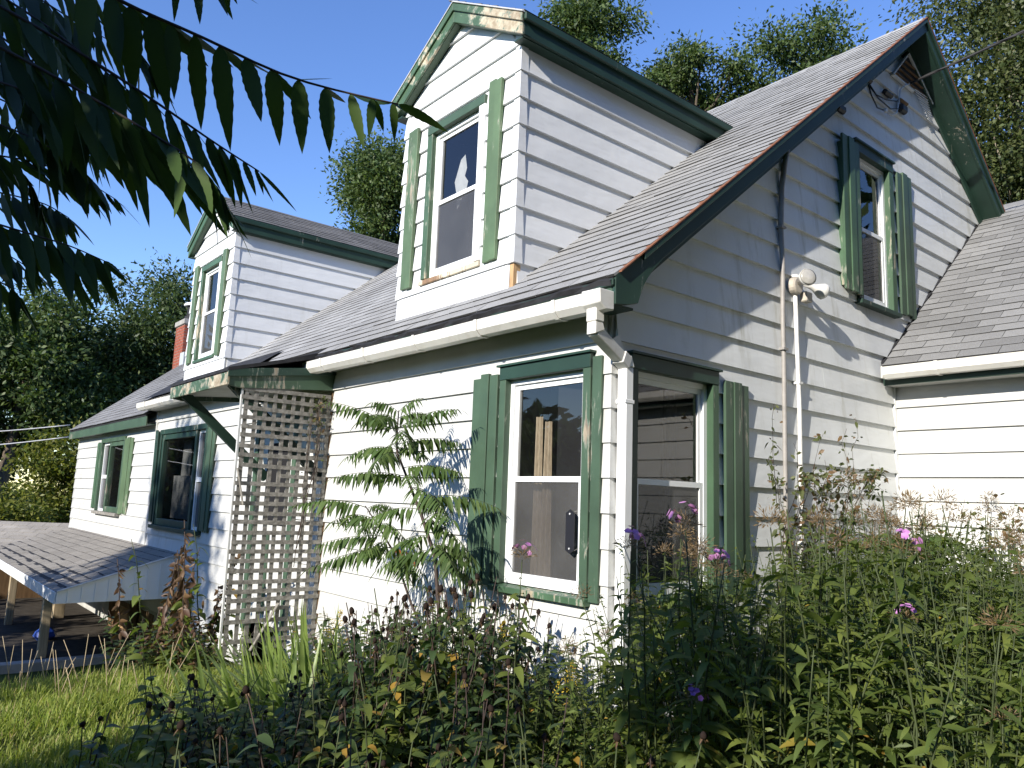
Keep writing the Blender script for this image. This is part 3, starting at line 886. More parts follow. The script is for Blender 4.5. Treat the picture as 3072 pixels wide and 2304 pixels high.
# wing roof
WS = 0.79
uw = Vector((0, 1, WS)).normalized()
WYR = 6.12
wzr = 0.53 + WS * (WYR - 3.43)
wr = MB()
slab(wr, 3.43, 0.526, WYR, wzr - 0.004, 0.0, 5.3, 0.04)
slab(wr, 2 * WYR - 3.43, 0.526, WYR, wzr - 0.004, 0.0, 5.3, 0.04)
wroof = wr.obj('roof', MAT['tar'], house)
lay(wroof, 'wing', (0.012, 3.41, 0.516), (1, 0, 0), uw, 3.4, (wzr - 0.53) / uw.z + 0.05, 0.128, 0.305, lambda c: c.x < 3.4)
for i in range(11):
    x = 0.02 + i * 0.3
    MB().prism([(x, WYR - 0.12, wzr - 0.085), (x, WYR, wzr + 0.014), (x, WYR + 0.12, wzr - 0.085), (x, WYR, wzr + 0.003)], [(x + 0.305, WYR - 0.12, wzr - 0.079), (x + 0.305, WYR, wzr + 0.020), (x + 0.305, WYR + 0.12, wzr - 0.079), (x + 0.305, WYR, wzr + 0.009)]).obj('ridge_cap', MAT['sh_wing'], wroof)
MB().box(0.02, 5.3, 3.425, 3.445, 0.345, 0.488).obj('fascia', MAT['green_dark'], wroof, bevel=0.003)
MB().box(0.02, 5.3, 3.446, 3.64, 0.352, 0.364).obj('eave_soffit', MAT['soffit'], wroof)
MB().box(0.018, 5.3, 3.405, 3.4245, 0.468, 0.500).obj('crown_moulding', MAT['tar'], wroof)
# step flashing where the wing roof meets the gable
fl = MB()
for i in range(26):
    y = 3.43 + i * 0.1; z = 0.53 + WS * (i * 0.1)
    fl.prism([(0.006, y - 0.01, z - 0.02), (0.006, y + 0.12, z + 0.085), (0.006, y + 0.12, z + 0.12 + rnd.uniform(-0.008, 0.012)), (0.006, y - 0.01, z + 0.02 + rnd.uniform(-0.008, 0.01))], [(0.026, y - 0.01, z - 0.02), (0.026, y + 0.12, z + 0.085), (0.026, y + 0.12, z + 0.115), (0.026, y - 0.01, z + 0.015)])
fo = fl.obj('step_flashing', MAT['tar'], wroof); fo['kind'] = 'stuff'

# --- gutters -------------------------------------------------------------------------------------
def gutter(x0, x1, y0, z0, z1, sag=0.0, nm='gutter', end=None):
    """open trough hung in front of the fascia at y0"""
    n = max(2, int(abs(x1 - x0) / 0.5))
    prof = [(0.0, 0.095), (0.0, 0.0), (-0.06, 0.0), (-0.088, 0.03), (-0.094, 0.095), (-0.106, 0.095), (-0.104, 0.086), (-0.100, 0.028), (-0.066, -0.006), (0.003, -0.006), (0.003, 0.095)]
    vs_, fs_ = [], []
    for i in range(n + 1):
        t = i / n
        x = x0 + (x1 - x0) * t
        zz = z0 + (z1 - z0) * t + sag * math.sin(math.pi * t) + rnd.uniform(-0.002, 0.002)
        vs_ += [(x, y0 + a, zz + b) for a, b in prof]
    k = len(prof)
    for i in range(n):
        for j in range(k):
            fs_.append((i * k + j, i * k + (j + 1) % k, (i + 1) * k + (j + 1) % k, (i + 1) * k + j))
    fs_ += [tuple(range(k)), tuple(range(n * k, n * k + k))[::-1]]
    g = MB().add(vs_, fs_).obj(nm, MAT['gutter'], house)
    m_ = max(1, int(abs(x1 - x0) / 0.75))
    for i in range(m_):
        t = (i + 0.5) / m_
        x = x0 + (x1 - x0) * t
        zz = z0 + (z1 - z0) * t + sag * math.sin(math.pi * t)
        pr = [(0.004, -0.008), (-0.067, -0.009), (-0.103, 0.026), (-0.109, 0.098), (-0.113, 0.098), (-0.107, 0.024), (-0.069, -0.0125), (0.004, -0.0125)]
        MB().prism([(x - 0.014, y0 + a, zz + b) for a, b in pr], [(x + 0.014, y0 + a, zz + b) for a, b in pr]).obj('bracket', MAT['gutter'], g)
    return g
g1 = gutter(0.20, -3.62, -0.208, 0.315, 0.335)
MB().prism([(0.205, y, z) for y, z in ((-0.205, 0.312), (-0.27, 0.305), (-0.318, 0.34), (-0.322, 0.418), (-0.205, 0.418))], [(0.06, y, z) for y, z in ((-0.205, 0.307), (-0.27, 0.302), (-0.318, 0.337), (-0.322, 0.42), (-0.205, 0.42))]).obj('outlet', MAT['gutter'], g1, bevel=0.004)
g2 = gutter(-5.15, -9.32, -0.208, 0.355, 0.372)
g3 = gutter(0.07, 5.3, 3.405, 0.395, 0.405)
MB().box(0.062, 0.075, 3.29, 3.407, 0.39, 0.495).obj('end_cap', MAT['gutter'], g3, bevel=0.004)
# downspout at the near corner
ds = MB()
ds.box(0.028, 0.098, 0.022, 0.088, -2.25, 0.035)
dsp = ds.obj('downspout', MAT['vinyl'], house, bevel=0.006)
MB().box(0.073, 0.152, -0.295, -0.225, 0.245, 0.335).obj('outlet_socket', MAT['gutter'], dsp, bevel=0.006)
el = MB().prism([(0.077, -0.291, 0.244), (0.148, -0.291, 0.244), (0.148, -0.229, 0.244), (0.077, -0.229, 0.244)], [(0.077, -0.291, 0.172), (0.148, -0.291, 0.172), (0.148, -0.215, 0.205), (0.077, -0.215, 0.205)])
el.obj('elbow', MAT['gutter'], dsp, bevel=0.004)
MB().beam((0.110, -0.262, 0.198), (0.070, 0.035, 0.062), 0.068, 0.066).obj('elbow_pipe', MAT['gutter'], dsp, bevel=0.004)
MB().beam((0.078, -0.02, 0.088), (0.069, 0.045, 0.057), 0.080, 0.078).obj('elbow_collar', MAT['gutter'], dsp, bevel=0.004)
MB().prism([(0.026, 0.018, 0.036), (0.102, 0.018, 0.036), (0.102, 0.092, 0.036), (0.026, 0.092, 0.036)], [(0.032, 0.0, 0.098), (0.106, 0.0, 0.098), (0.106, 0.062, 0.102), (0.032, 0.062, 0.102)]).obj('elbow', MAT['vinyl'], dsp, bevel=0.004)
for z in (-0.18, -1.5):
    MB().box(-0.02, 0.101, 0.016, 0.094, z, z + 0.022).obj('strap', MAT['vinyl'], dsp, bevel=0.002)
# torn white flashing behind the elbow
MB().prism([(0.022, -0.02, 0.20), (0.022, 0.03, 0.235), (0.022, 0.075, 0.16), (0.022, 0.17, 0.065), (0.022, 0.16, 0.045), (0.022, 0.07, 0.12)], [(0.027, -0.02, 0.20), (0.027, 0.03, 0.235), (0.027, 0.075, 0.16), (0.027, 0.17, 0.065), (0.027, 0.16, 0.045), (0.027, 0.07, 0.12)]).obj('torn_flashing', MAT['vinyl'], dsp)

# --- dormers ---------------------------------------------------------------------------------------
DZP, DZE, DHW, DYF = 3.32, 2.79, 0.90, 0.08
DSL = (DZP - DZE) / DHW
def dormer(xc, xl, xr, near, mats):
    Ff = lambda u, n, z: (u, DYF - n, z)
    Fs = lambda u, n, z: (xr + n, u, z)
    fullw = (xl, xr)
    def span_f(z):
        top_ = DZP - 0.16 - DSL * 0
        if z <= DZE - 0.13 + DSL * (DHW - (xr - xc)):
            return (xl + 0.02, xr - 0.02)
        hw = (DZP - 0.13 - z) / DSL
        return (max(xl + 0.02, xc - hw), min(xr - 0.02, xc + hw)) if hw > 0 else (xc, xc)
    def span_s(z):
        ye = RY0 + (z + 0.02 - RZ0) / RS
        return (DYF + 0.02, max(DYF + 0.021, ye))
    wl_, wr_ = xc - 0.41, xc + 0.39
    hf = [(wl_, wr_, 0.975, 2.37)]
    mbw = MB()
    dw = wall_part('dormer_wall', Ff, lambda z: (span_f(z)[0] - 0.02, span_f(z)[1] + 0.02), 0.72, 3.2, hf, 0.12)
    sm = MAT['siding_dormer']
    lv = [0.925 + 0.2117 * k for k in range(0, 11)]
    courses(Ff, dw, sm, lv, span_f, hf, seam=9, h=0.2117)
    MB().hexa([(xl - 0.012, DYF - 0.02, 0.70), (xr - (0.035 if near else 0.0), DYF - 0.02, 0.70), (xr - (0.035 if near else 0.0), DYF, 0.70), (xl - 0.012, DYF, 0.70), (xl - 0.012, DYF - 0.012, 0.921), (xr - (0.035 if near else 0.0), DYF - 0.012, 0.921), (xr - (0.035 if near else 0.0), DYF, 0.921), (xl - 0.012, DYF, 0.921)]).obj('skirt_panel', sm, dw)
    if near:
        MB().box(xr - 0.03, xr + 0.01, DYF - 0.012, DYF + 0.05, 0.72, 0.915).obj('bare_corner_post', MAT['rawwood'], dw)
    # side wall
    side = MB()
    side.prism([(xr - 0.02, DYF, 0.72), (xr - 0.02, 2.5, 2.72), (xr - 0.02, DYF, 2.72)], [(xr - 0.004, DYF, 0.72), (xr - 0.004, 2.5, 2.72), (xr - 0.004, DYF, 2.72)])
    side.prism([(xl + 0.02, DYF, 0.72), (xl + 0.02, 2.5, 2.72), (xl + 0.02, DYF, 2.72)], [(xl + 0.004, DYF, 0.72), (xl + 0.004, 2.5, 2.72), (xl + 0.004, DYF, 2.72)])
    ds_ = side.obj('dormer_wall', MAT['soffit'], house)
    courses(Fs, ds_, sm, [0.925 + 0.2117 * k for k in range(-1, 9)], span_s, [], seam=9, h=0.2117)
    corner_caps(ds_, sm, xr, DYF, 1, -1, lv[:9], wd=0.05, h=0.2117)
    # left corner ends of the boards
    corner_caps(ds_, sm, xl, DYF, -1, -1, lv[:9], wd=0.03, h=0.2117)
    # roof
    y0 = -0.02
    ye = RY0 + (DZE - RZ0) / RS + 0.05; yr = RY0 + (DZP - RZ0) / RS + 0.05
    rm = MB()
    for s in (-1, 1):
        a = [(xc, y0, DZP), (xc + s * DHW, y0, DZE), (xc + s * DHW, ye, DZE), (xc, yr, DZP)]
        b = [(q[0], q[1], q[2] - 0.03) for q in a]
        rm.prism(a, b)
    dr_ = rm.obj('dormer_roof', MAT['tar'], house)
    ud = Vector((-DHW, 0, DZP - DZE)).normalized()
    key = 'dormer'
    lay(dr_, key, (xc + DHW + 0.015, -0.03, DZE - 0.006), (0, 1, 0), ud, 3.2, Vector((DHW, 0, DZP - DZE)).length, 0.125, 0.305, lambda c: c.z > RZ0 + RS * (c.y - RY0) - 0.02)
    # side fascia, moulding, soffit
    for s in (1, -1):
        xe = xc + s * DHW
        MB().box(min(xe - s * 0.022, xe), max(xe - s * 0.022, xe), -0.005, ye - 0.06, DZE - 0.185, DZE - 0.032).obj('fascia', MAT['green_dark'], dr_, bevel=0.004)
        MB().box(min(xe + s * 0.0005, xe + s * 0.03), max(xe + s * 0.0005, xe + s * 0.03), -0.02, ye - 0.02, DZE - 0.075, DZE - 0.012).obj('crown_moulding', MAT['green_dark'], dr_, bevel=0.008)
        xw = xr if s > 0 else xl
        MB().box(min(xw + s * 0.003, xe - s * 0.023), max(xw + s * 0.003, xe - s * 0.023), 0.0, ye - 0.12, DZE - 0.19, DZE - 0.178).obj('soffit', MAT['green_dark'], dr_)
        def rake(n0, n1, t0, t1, mat, nm, ext=0.0):
            a = [(xc, DYF - n0, DZP - t0), (xc, DYF - n1, DZP - t0), (xc, DYF - n1, DZP - t1), (xc, DYF - n0, DZP - t1)]
            xx = xc + s * (DHW + ext)
            zz = DZE - ext * DSL
            b = [(xx, DYF - n0, zz - t0), (xx, DYF - n1, zz - t0), (xx, DYF - n1, zz - t1), (xx, DYF - n0, zz - t1)]
            MB().prism(a, b).obj(nm, MAT[mat], dr_, bevel=0.003)
        rake(0.085, 0.105, 0.034, 0.185, mats[0], 'rake_board')
        rake(0.1055, 0.122, 0.020, 0.085, mats[1], 'rake_moulding', 0.012)
        rake(0.018, 0.084, 0.172, 0.184, 'green', 'rake_soffit')
        rake(0.096, 0.128, 0.000, 0.012, 'metal_light', 'drip_edge', 0.02)
    win, r_ = window(Ff, wl_, wr_, 0.975, 2.37, cw=0.075, head=0.075, trims=mats[2], sill=mats[3], cap=False, sillout=0.008, proud=0.034)
    shutter(Ff, wr_ + 0.055, wr_ + 0.055 + 0.165, 0.985, 2.425, 2, 'green_pale', n0=0.022)
    shutter(Ff, wl_ - 0.30, wl_ - 0.135, 0.985, 2.43, 2, 'green_pale', n0=0.022)
    return Ff, win
Ff1, dwin1 = dormer(*D[0], True, ('green_flake', 'green_flake', {'l': 'green_peel', 'r': 'vinyl', 'h': 'green'}, 'cream'))
Ff2, dwin2 = dormer(*D[1], False, ('green_half', 'green_half', {'l': 'green_peel', 'r': 'vinyl', 'h': 'green_half'}, 'green_half'))
# rag hanging behind the near dormer's upper pane
rg = MB()
pts = [(-2.0, 1.72), (-1.93, 1.90), (-1.86, 1.92), (-1.84, 1.80), (-1.87, 1.74), (-1.82, 1.68), (-1.84, 1.60), (-1.88, 1.56), (-1.90, 1.50), (-1.93, 1.46), (-1.95, 1.58)]
rg.add([Ff1(x + 0.03, -0.085 - 0.012 * math.sin(9 * x + 7 * z), z + 0.12) for x, z in pts], [tuple(range(len(pts)))])
rg.obj('curtain', MAT['lace'], dwin1, fix=False)
curtain(Ff1, dwin1, -2.08, -1.55, 1.06, 1.12, -0.16, 'lace', 6, 0.01)
curtain(Ff2, dwin2, -7.90, -7.35, 1.10, 2.15, -0.2, 'lace', 7, 0.02, 0.2)

# --- canopy over the door ----------------------------------------------------------------------------
CX0, CX1 = -5.12, -3.53
cn = MB()
prof = [(-0.12, 0.56), (-0.5, 0.43), (-1.02, 0.285), (-1.02, 0.255), (-0.12, 0.50)]
cn.prism([(CX0 - 0.02, y, z) for y, z in prof], [(CX1 + 0.02, y, z) for y, z in prof])
can = cn.obj('door_canopy', MAT['tar'], house)
for x0, x1 in ((CX1 - 0.03, CX1), (CX0, CX0 + 0.03)):
    MB().prism([(x0, -1.0, 0.252), (x0, -0.003, 0.385), (x0, -0.003, 0.20), (x0, -0.9, 0.12), (x0, -1.0, 0.135)], [(x1, -1.0, 0.252), (x1, -0.003, 0.385), (x1, -0.003, 0.20), (x1, -0.9, 0.12), (x1, -1.0, 0.135)]).obj('side_fascia', MAT['green'], can, bevel=0.003)
    s = 1 if x1 == CX1 else -1
    xa, xb = (x1 + 0.0005, x1 + 0.018) if s > 0 else (x0 - 0.018, x0 - 0.0005)
    MB().prism([(xa, -1.02, 0.275), (xa, -0.003, 0.415), (xa, -0.003, 0.345), (xa, -1.02, 0.205)], [(xb, -1.02, 0.275), (xb, -0.003, 0.415), (xb, -0.003, 0.345), (xb, -1.02, 0.205)]).obj('side_trim', MAT['green_dark'], can, bevel=0.003)
MB().box(CX0 - 0.012, CX1 + 0.012, -1.022, -1.001, 0.135, 0.245).obj('front_fascia', MAT['green_flake'], can, bevel=0.003)
MB().prism([(CX0 + 0.031, -0.995, 0.165), (CX0 + 0.031, -0.003, 0.245), (CX0 + 0.031, -0.003, 0.26), (CX0 + 0.031, -0.995, 0.18)], [(CX1 - 0.031, -0.995, 0.165), (CX1 - 0.031, -0.003, 0.245), (CX1 - 0.031, -0.003, 0.26), (CX1 - 0.031, -0.995, 0.18)]).obj('soffit', MAT['soffit'], can)
for x in (-4.95, -3.66):
    MB().beam((x, -0.93, 0.175), (x, -0.02, -0.62), 0.06, 0.09, up=(0, 0.6, 0.8)).obj('brace', MAT['green_dark'], can, bevel=0.004)
# black felt lapped up to the far dormer
MB().add([(-5.1, -0.25, 0.545), (-9.25, -0.245, 0.53), (-8.9, 0.18, 0.872), (-5.1, 0.12, 0.81)], [(0, 1, 2, 3)]).obj('lapped_felt', MAT['tar'], can, fix=False)

# --- chimney ------------------------------------------------------------------------------------------
cx0, cx1, cy0, cy1 = -15.5, -14.88, 1.86, 2.42
chm = MB().box(cx0 + 0.006, cx1 - 0.006, cy0 + 0.006, cy1 - 0.006, -3.2, 3.0).obj('chimney', MAT['mortar'], house)
bmsh = {}
def brick_at(x0, x1, y0, y1, z0, z1):
    k = (round(x1 - x0, 3), round(y1 - y0, 3))
    if k not in bmsh:
        bmsh[k] = MB().box(0, x1 - x0, 0, y1 - y0, 0, z1 - z0).mesh('brick', MAT['brick'])
    o = link('brick', bmsh[k], chm)
    o.location = (x0 + rnd.uniform(-0.002, 0.002), y0 + rnd.uniform(-0.002, 0.002), z0)
z = 1.1
row = 0
while z < 2.90:
    L = 0.205
    n = 3
    for i in range(n):
        a = cx0 + i * 0.2067 + (0.0 if row % 2 == 0 else -0.0)
        if row % 2 == 0:
            brick_at(a + 0.004, a + 0.203, cy0, cy0 + 0.095, z, z + 0.058)
        elif i < 2:
            a2 = cx0 + 0.1033 + i * 0.2067
            brick_at(a2 + 0.004, a2 + 0.203, cy0, cy0 + 0.095, z, z + 0.058)
    if row % 2:
        brick_at(cx0 + 0.002, cx0 + 0.099, cy0, cy0 + 0.095, z, z + 0.058)
        brick_at(cx1 - 0.099, cx1, cy0, cy0 + 0.095, z, z + 0.058)
    for j in range(2):
        b = cy0 + 0.10 + j * 0.2067 + (0.0 if row % 2 else 0.1)
        brick_at(cx1 - 0.095, cx1, b + 0.004, min(cy1, b + 0.203), z, z + 0.058)
    z += 0.07; row += 1
MB().box(cx0 - 0.03, cx1 + 0.03, cy0 - 0.03, cy1 + 0.03, 2.93, 3.05).obj('chimney_cap', MAT['concrete'], chm, bevel=0.01)
MB().lathe((-15.2, 2.13, 3.05), (0, 0, 1), [(0, 0.20), (0.13, 0.19), (0.13, 0.15), (0.36, 0.15), (0.36, 0.0)], 18).obj('flue', MAT['tar'], chm)
MB().lathe((-15.2, 2.13, 3.42), (0, 0, 1), [(0, 0.22), (0.03, 0.23), (0.06, 0.21), (0.11, 0.08), (0.12, 0.0)], 20).obj('flue_cap', MAT['vinyl'], chm, smooth=False)
MB().box(-14.90, -14.62, cy0 - 0.03, cy0 + 0.03, 1.75, 2.25).obj('flashing', MAT['flash'], chm)

# --- gable vent with torn screen ------------------------------------------------------------------------
vt = MB().prism([(0.019, 3.83, 3.43), (0.019, 4.70, 3.455), (0.019, 4.20, 3.80)], [(0.021, 3.83, 3.43), (0.021, 4.70, 3.455), (0.021, 4.20, 3.80)]).obj('gable_vent', MAT['tar'], house)
for a, b in (((3.83, 3.43), (4.20, 3.80)), ((4.20, 3.80), (4.72, 3.455)), ((3.83, 3.43), (4.28, 3.43))):
    MB().beam((0.028, a[0], a[1]), (0.028, b[0], b[1]), 0.014, 0.03, up=(1, 0, 0)).obj('vent_frame', MAT['siding_gable'], vt)
for i in range(4):
    z = 3.48 + i * 0.07
    t_ = (z - 3.43) / 0.37
    MB().beam((0.026, 3.85 + 0.37 * t_, z), (0.026, 4.66 - 0.46 * t_, z), 0.012, 0.022, up=(1, 0, 0)).obj('slat', MAT['brownboard'], vt)
for i in range(11):
    t_ = i / 10
    y0, z0 = 4.30 + 0.26 * t_ * 0.9, 3.46 - 0.24 * t_
    MB().beam((0.034 + 0.02 * t_, y0, z0), (0.034, y0 + 0.30 - 0.12 * t_, z0 + 0.02), 0.004, 0.007, up=(1, 0, 0)).obj('screen_strip', MAT['vinyl'], vt)

finish_tabs(300, Vector((3.117, -3.325, -0.767)), ('main', 'wing', 'left', 'dormer'), house)
TABS.clear()

# ------------------------------------------------------------------ things fixed to the house
# lattice
lat = thing('lattice_panel', 'tall weathered grey wooden lattice panel standing beside the door canopy', 'lattice', (-3.55, 0, -2.12))
def L(x, y, z): return (x, y, z)
pitch = 0.0826
rows = 27
for i in range(10):
    y = -0.045 - i * 0.087
    zt = 2.26 - 0.02 * rnd.random()
    MB().box(-0.006 + 0.0, 0.003, y - 0.0175, y + 0.0175, rnd.uniform(-0.03, 0.03), zt).obj('slat', MAT['greywood'], lat)
for j in range(rows):
    z = 0.10 + j * pitch + rnd.uniform(-0.006, 0.006)
    y0, y1 = -0.855 + rnd.uniform(-0.02, 0.01), -0.02 + rnd.uniform(-0.015, 0.008)
    if j == 17: y0 = -0.47
    if j == 1: y0 = -0.50
    if j == 3: y1 = -0.33
    dz = rnd.uniform(-0.012, 0.012)
    MB().hexa([(0.0035, y0, z - 0.018), (0.0125, y0, z - 0.018), (0.0125, y1, z - 0.018 + dz), (0.0035, y1, z - 0.018 + dz), (0.0035, y0, z + 0.017), (0.0125, y0, z + 0.017), (0.0125, y1, z + 0.017 + dz), (0.0035, y1, z + 0.017 + dz)]).obj('slat', MAT['greywood'], lat)
MB().box(-0.02, 0.006, -0.878, -0.862, 0.05, 2.30).obj('edge_trim', MAT['siding'], lat)
MB().box(-0.03, 0.008, -0.022, -0.019 + 0.016, 0.0, 2.3).obj('wall_strip', MAT['brownboard'], lat)
MB().beam((0.02, -0.62, 0.02), (0.025, -0.40, 0.40), 0.008, 0.04, up=(1, 0, 0)).obj('broken_slat', MAT['greywood'], lat)
MB().beam((0.018, -0.86, 1.55), (0.03, -0.79, 1.24), 0.006, 0.03, up=(1, 0, 0)).obj('broken_slat', MAT['greywood'], lat)

# floodlight on its pipe
flt = thing('floodlight', 'twin bulb security floodlight on a white pipe up the gable wall', 'floodlight', (0.045, 2.0, -2.2))
MB().tube([(0, 0, 0), (0, 0.0, 2.2), (0, -0.02, 2.75), (0, -0.03, 3.06)], 0.0165, 10).obj('pipe', MAT['whitepipe'], flt, smooth=True)
for z in (2.38, 1.2):
    MB().box(-0.045, 0.02, -0.025, 0.025, z, z + 0.018).obj('strap', MAT['whitepipe'], flt)
MB().lathe((-0.015, -0.04, 3.13), (1, 0, 0), [(0, 0.068), (0.045, 0.068), (0.055, 0.055), (0.055, 0.0)], 18).obj('junction_box', MAT['bulbbase'], flt)
MB().box(0.0, 0.06, 0.03, 0.12, 3.02, 3.10).obj('sensor', MAT['bulbbase'], flt, bevel=0.008)
b1 = MB().lathe((0.04, -0.04, 3.15), (0.72, -0.45, 0.05), [(0, 0.018), (0.05, 0.022), (0.075, 0.045), (0.12, 0.064), (0.135, 0.066)], 22).obj('bulb', MAT['bulbglass'], flt, smooth=True)
MB().lathe((0.04 + 0.136 * 0.845, -0.04 - 0.136 * 0.53, 3.15 + 0.136 * 0.06), (0.72, -0.45, 0.05), [(0, 0.064), (0.008, 0.050), (0.012, 0.0)], 22).obj('lens', MAT['bulbface'], b1, smooth=True)
MB().lathe((0.02, 0.06, 3.17), (0.45, 0.75, -0.28), [(0, 0.020), (0.06, 0.022), (0.09, 0.028), (0.15, 0.060), (0.175, 0.064), (0.195, 0.05), (0.20, 0.0)], 22).obj('bulb', MAT['bulbglass'], flt, smooth=True)
MB().lathe((0.0, -0.02, 3.2), (0.1, 0.1, 1), [(0, 0.03), (0.02, 0.03), (0.03, 0.0)], 12).obj('locknut', MAT['whitepipe'], flt)

# grey service conduit
cdt = thing('service_conduit', 'grey electrical conduit running up the gable wall to the rake', 'conduit', (0.04, 1.8, -2.2))
MB().tube([(0, 0, 0), (0, 0.0, 1.8), (0, 0.005, 2.5), (0, 0.0, 2.9), (0, 0.012, 3.24), (-0.005, 0.0, 3.55), (-0.005, 0.02, 3.87), (0, 0.06, 4.08), (0, 0.12, 4.26)], [0.017] * 5 + [0.021, 0.022, 0.022, 0.02], 10).obj('pipe', MAT['metal'], cdt, smooth=True)
for z in (2.61, 3.55, 1.3):
    MB().box(-0.04, 0.025, -0.03, 0.03, z, z + 0.016).obj('clip', MAT['metal'], cdt)

# service drop and its fittings below the peak
sv = thing('power_cable', 'black overhead power cable reaching the gable peak from the right', 'cable', (0.05, 4.157, 3.456))
pA = Vector((0.0, 0, 0)); pB = Vector((2.2, -0.45, 0.55))
pB = Vector((1.98, 0.10, 0.40))
pts = []
for i in range(25):
    t = i / 24
    q = pA.lerp(pB * 2.2, t); q.z -= 0.20 * math.sin(math.pi * t) * 0.6
    pts.append(q)
MB().tube(pts, 0.012, 6).obj('cable', MAT['cablegrey'], sv, smooth=True)
tw = []
for i in range(120):
    t = i / 119
    q = pA.lerp(pB * 2.2, t); q.z -= 0.20 * math.sin(math.pi * t) * 0.6
    a = t * 50
    tw.append((q.x, q.y + 0.011 * math.cos(a), q.z + 0.011 * math.sin(a)))
MB().tube(tw, 0.006, 5).obj('wrap_wire', MAT['cablegrey'], sv, smooth=True)
MB().tube([(0.0, 0, 0), (-0.01, -0.1, -0.06), (-0.01, -0.2, -0.14), (-0.01, -0.24, -0.28), (-0.01, -0.30, -0.42), (-0.01, -0.42, -0.485), (-0.02, -0.54, -0.475)], 0.008, 6).obj('bare_wire', MAT['metal_light'], sv, smooth=True)
for q in ([(-0.03, -0.82, -0.30), (-0.015, -0.80, -0.42), (-0.01, -0.70, -0.51), (-0.01, -0.58, -0.49)], [(-0.03, -0.81, -0.30), (-0.015, -0.70, -0.38), (-0.01, -0.50, -0.36), (-0.01, -0.22, -0.27)], [(-0.03, -0.83, -0.31), (-0.015, -0.66, -0.40), (-0.01, -0.42, -0.42), (-0.01, -0.22, -0.34)]):
    MB().tube(q, 0.006, 6).obj('lead_wire', MAT['rubber'], sv, smooth=True)
for c, sz, m_ in (((-0.01, -0.47, -0.285), (0.025, 0.085, 0.026), 'rubber'), ((-0.01, -0.15, -0.25), (0.025, 0.09, 0.018), 'brownboard'), ((-0.005, -0.18, -0.335), (0.03, 0.065, 0.042), 'rubber'), ((-0.02, -0.84, -0.30), (0.03, 0.05, 0.02), 'rubber'), ((-0.02, -1.38, -0.77), (0.03, 0.07, 0.036), 'rubber')):
    MB().box(c[0] - sz[0], c[0] + sz[0], c[1] - sz[1], c[1] + sz[1], c[2] - sz[2], c[2] + sz[2]).obj('splice_box', MAT[m_], sv, bevel=0.018)
MB().box(-0.02, 0.01, -0.56, -0.52, -0.50, -0.46).obj('clamp', MAT['metal_light'], sv, bevel=0.006)
# thermometer in front of the lower pane
th = thing('thermometer', 'narrow black wall thermometer hung outside the lower window pane', 'thermometer', (-0.285, -0.028, -1.065))
MB().prism([(-0.036, 0, 0.02), (0.0, 0, 0.0), (0.036, 0, 0.02), (0.036, 0, 0.24), (0.0, 0, 0.262), (-0.036, 0, 0.24)], [(-0.036, -0.006, 0.02), (0.0, -0.006, 0.0), (0.036, -0.006, 0.02), (0.036, -0.006, 0.24), (0.0, -0.006, 0.262), (-0.036, -0.006, 0.24)]).obj('plate', MAT['blackglove'], th)
for z in (0.03, 0.235):
    MB().lathe((0, -0.006, z), (0, -1, 0), [(0, 0.006), (0.004, 0.006), (0.005, 0.0)], 8).obj('screw', MAT['metal_light'], th)
MB().tube([(0.03, 0, 0.25), (0.08, 0.02, 0.26), (0.12, 0.03, 0.24)], 0.0012, 5).obj('arm', MAT['metal'], th)
MB().tube([(0.0, -0.003, 0.005), (0.06, 0.01, 0.035), (0.12, 0.03, 0.06)], 0.0012, 5).obj('arm', MAT['metal'], th)

# ------------------------------------------------------------------ porch at the far left
pr = thing('porch', 'low lean-to porch with shingled roof and white metal fascia below the left windows', 'porch', (0, 0, 0))
PX0, PX1, PY = -14.4, -7.5, -1.40
PS = (2.01 - 1.585) / 1.40
pm = MB().prism([(PX0, 0.0, -1.592), (PX0, PY, -2.012), (PX0, PY, -2.06), (PX0, 0.0, -1.64)], [(PX1, 0.0, -1.592), (PX1, PY, -2.012), (PX1, PY, -2.06), (PX1, 0.0, -1.64)])
proof = pm.obj('roof', MAT['tar'], pr)
up_ = Vector((0, 1.4, 0.425)).normalized()
lay(proof, 'porch', (PX0, PY - 0.01, -2.02), (1, 0, 0), up_, PX1 - PX0, 1.46, 0.14, 0.305, None, 0.006)
finish_tabs(300, Vector((3.117, -3.325, -0.767)), ('porch',), pr)
TABS.clear()
MB().box(PX0, PX1, PY - 0.02, PY - 0.001, -2.155, -2.015).obj('front_fascia', MAT['vinyl'], pr, bevel=0.004)
ep = MB().prism([(PX1 + 0.001, PY, -2.02), (PX1 + 0.001, -0.02, -1.60), (PX1 + 0.001, -0.02, -2.15), (PX1 + 0.001, PY, -2.15)], [(PX1 + 0.02, PY, -2.02), (PX1 + 0.02, -0.02, -1.60), (PX1 + 0.02, -0.02, -2.15), (PX1 + 0.02, PY, -2.15)])
epo = ep.obj('end_panel', MAT['vinyl'], pr)
for i in range(9):
    y = -0.12 - i * 0.145
    MB().box(PX1 + 0.0205, PX1 + 0.032, y - 0.008, y + 0.008, -2.145, -1.63 + (y) * 0.30).obj('rib', MAT['vinyl'], epo)
MB().beam((PX1 + 0.025, PY, -2.012), (PX1 + 0.025, -0.01, -1.585), 0.03, 0.02).obj('drip_edge', MAT['metal_light'], pr)
for x, y, wdt, zb in ((-8.35, -1.33, 0.10, -2.95), (-11.2, -1.33, 0.10, -3.0), (-11.6, -0.6, 0.16, -3.1), (-13.6, -1.33, 0.1, -3.0)):
    MB().box(x - wdt / 2, x + wdt / 2, y - wdt / 2, y + wdt / 2, zb, -2.07).obj('post', MAT['post'], pr, bevel=0.006)
for x in (-10.4, -9.2):
    MB().beam((x, -0.06, -3.0), (x + 0.05, -0.10, -2.0), 0.11, 0.05).obj('stud', MAT['brownboard'], pr)
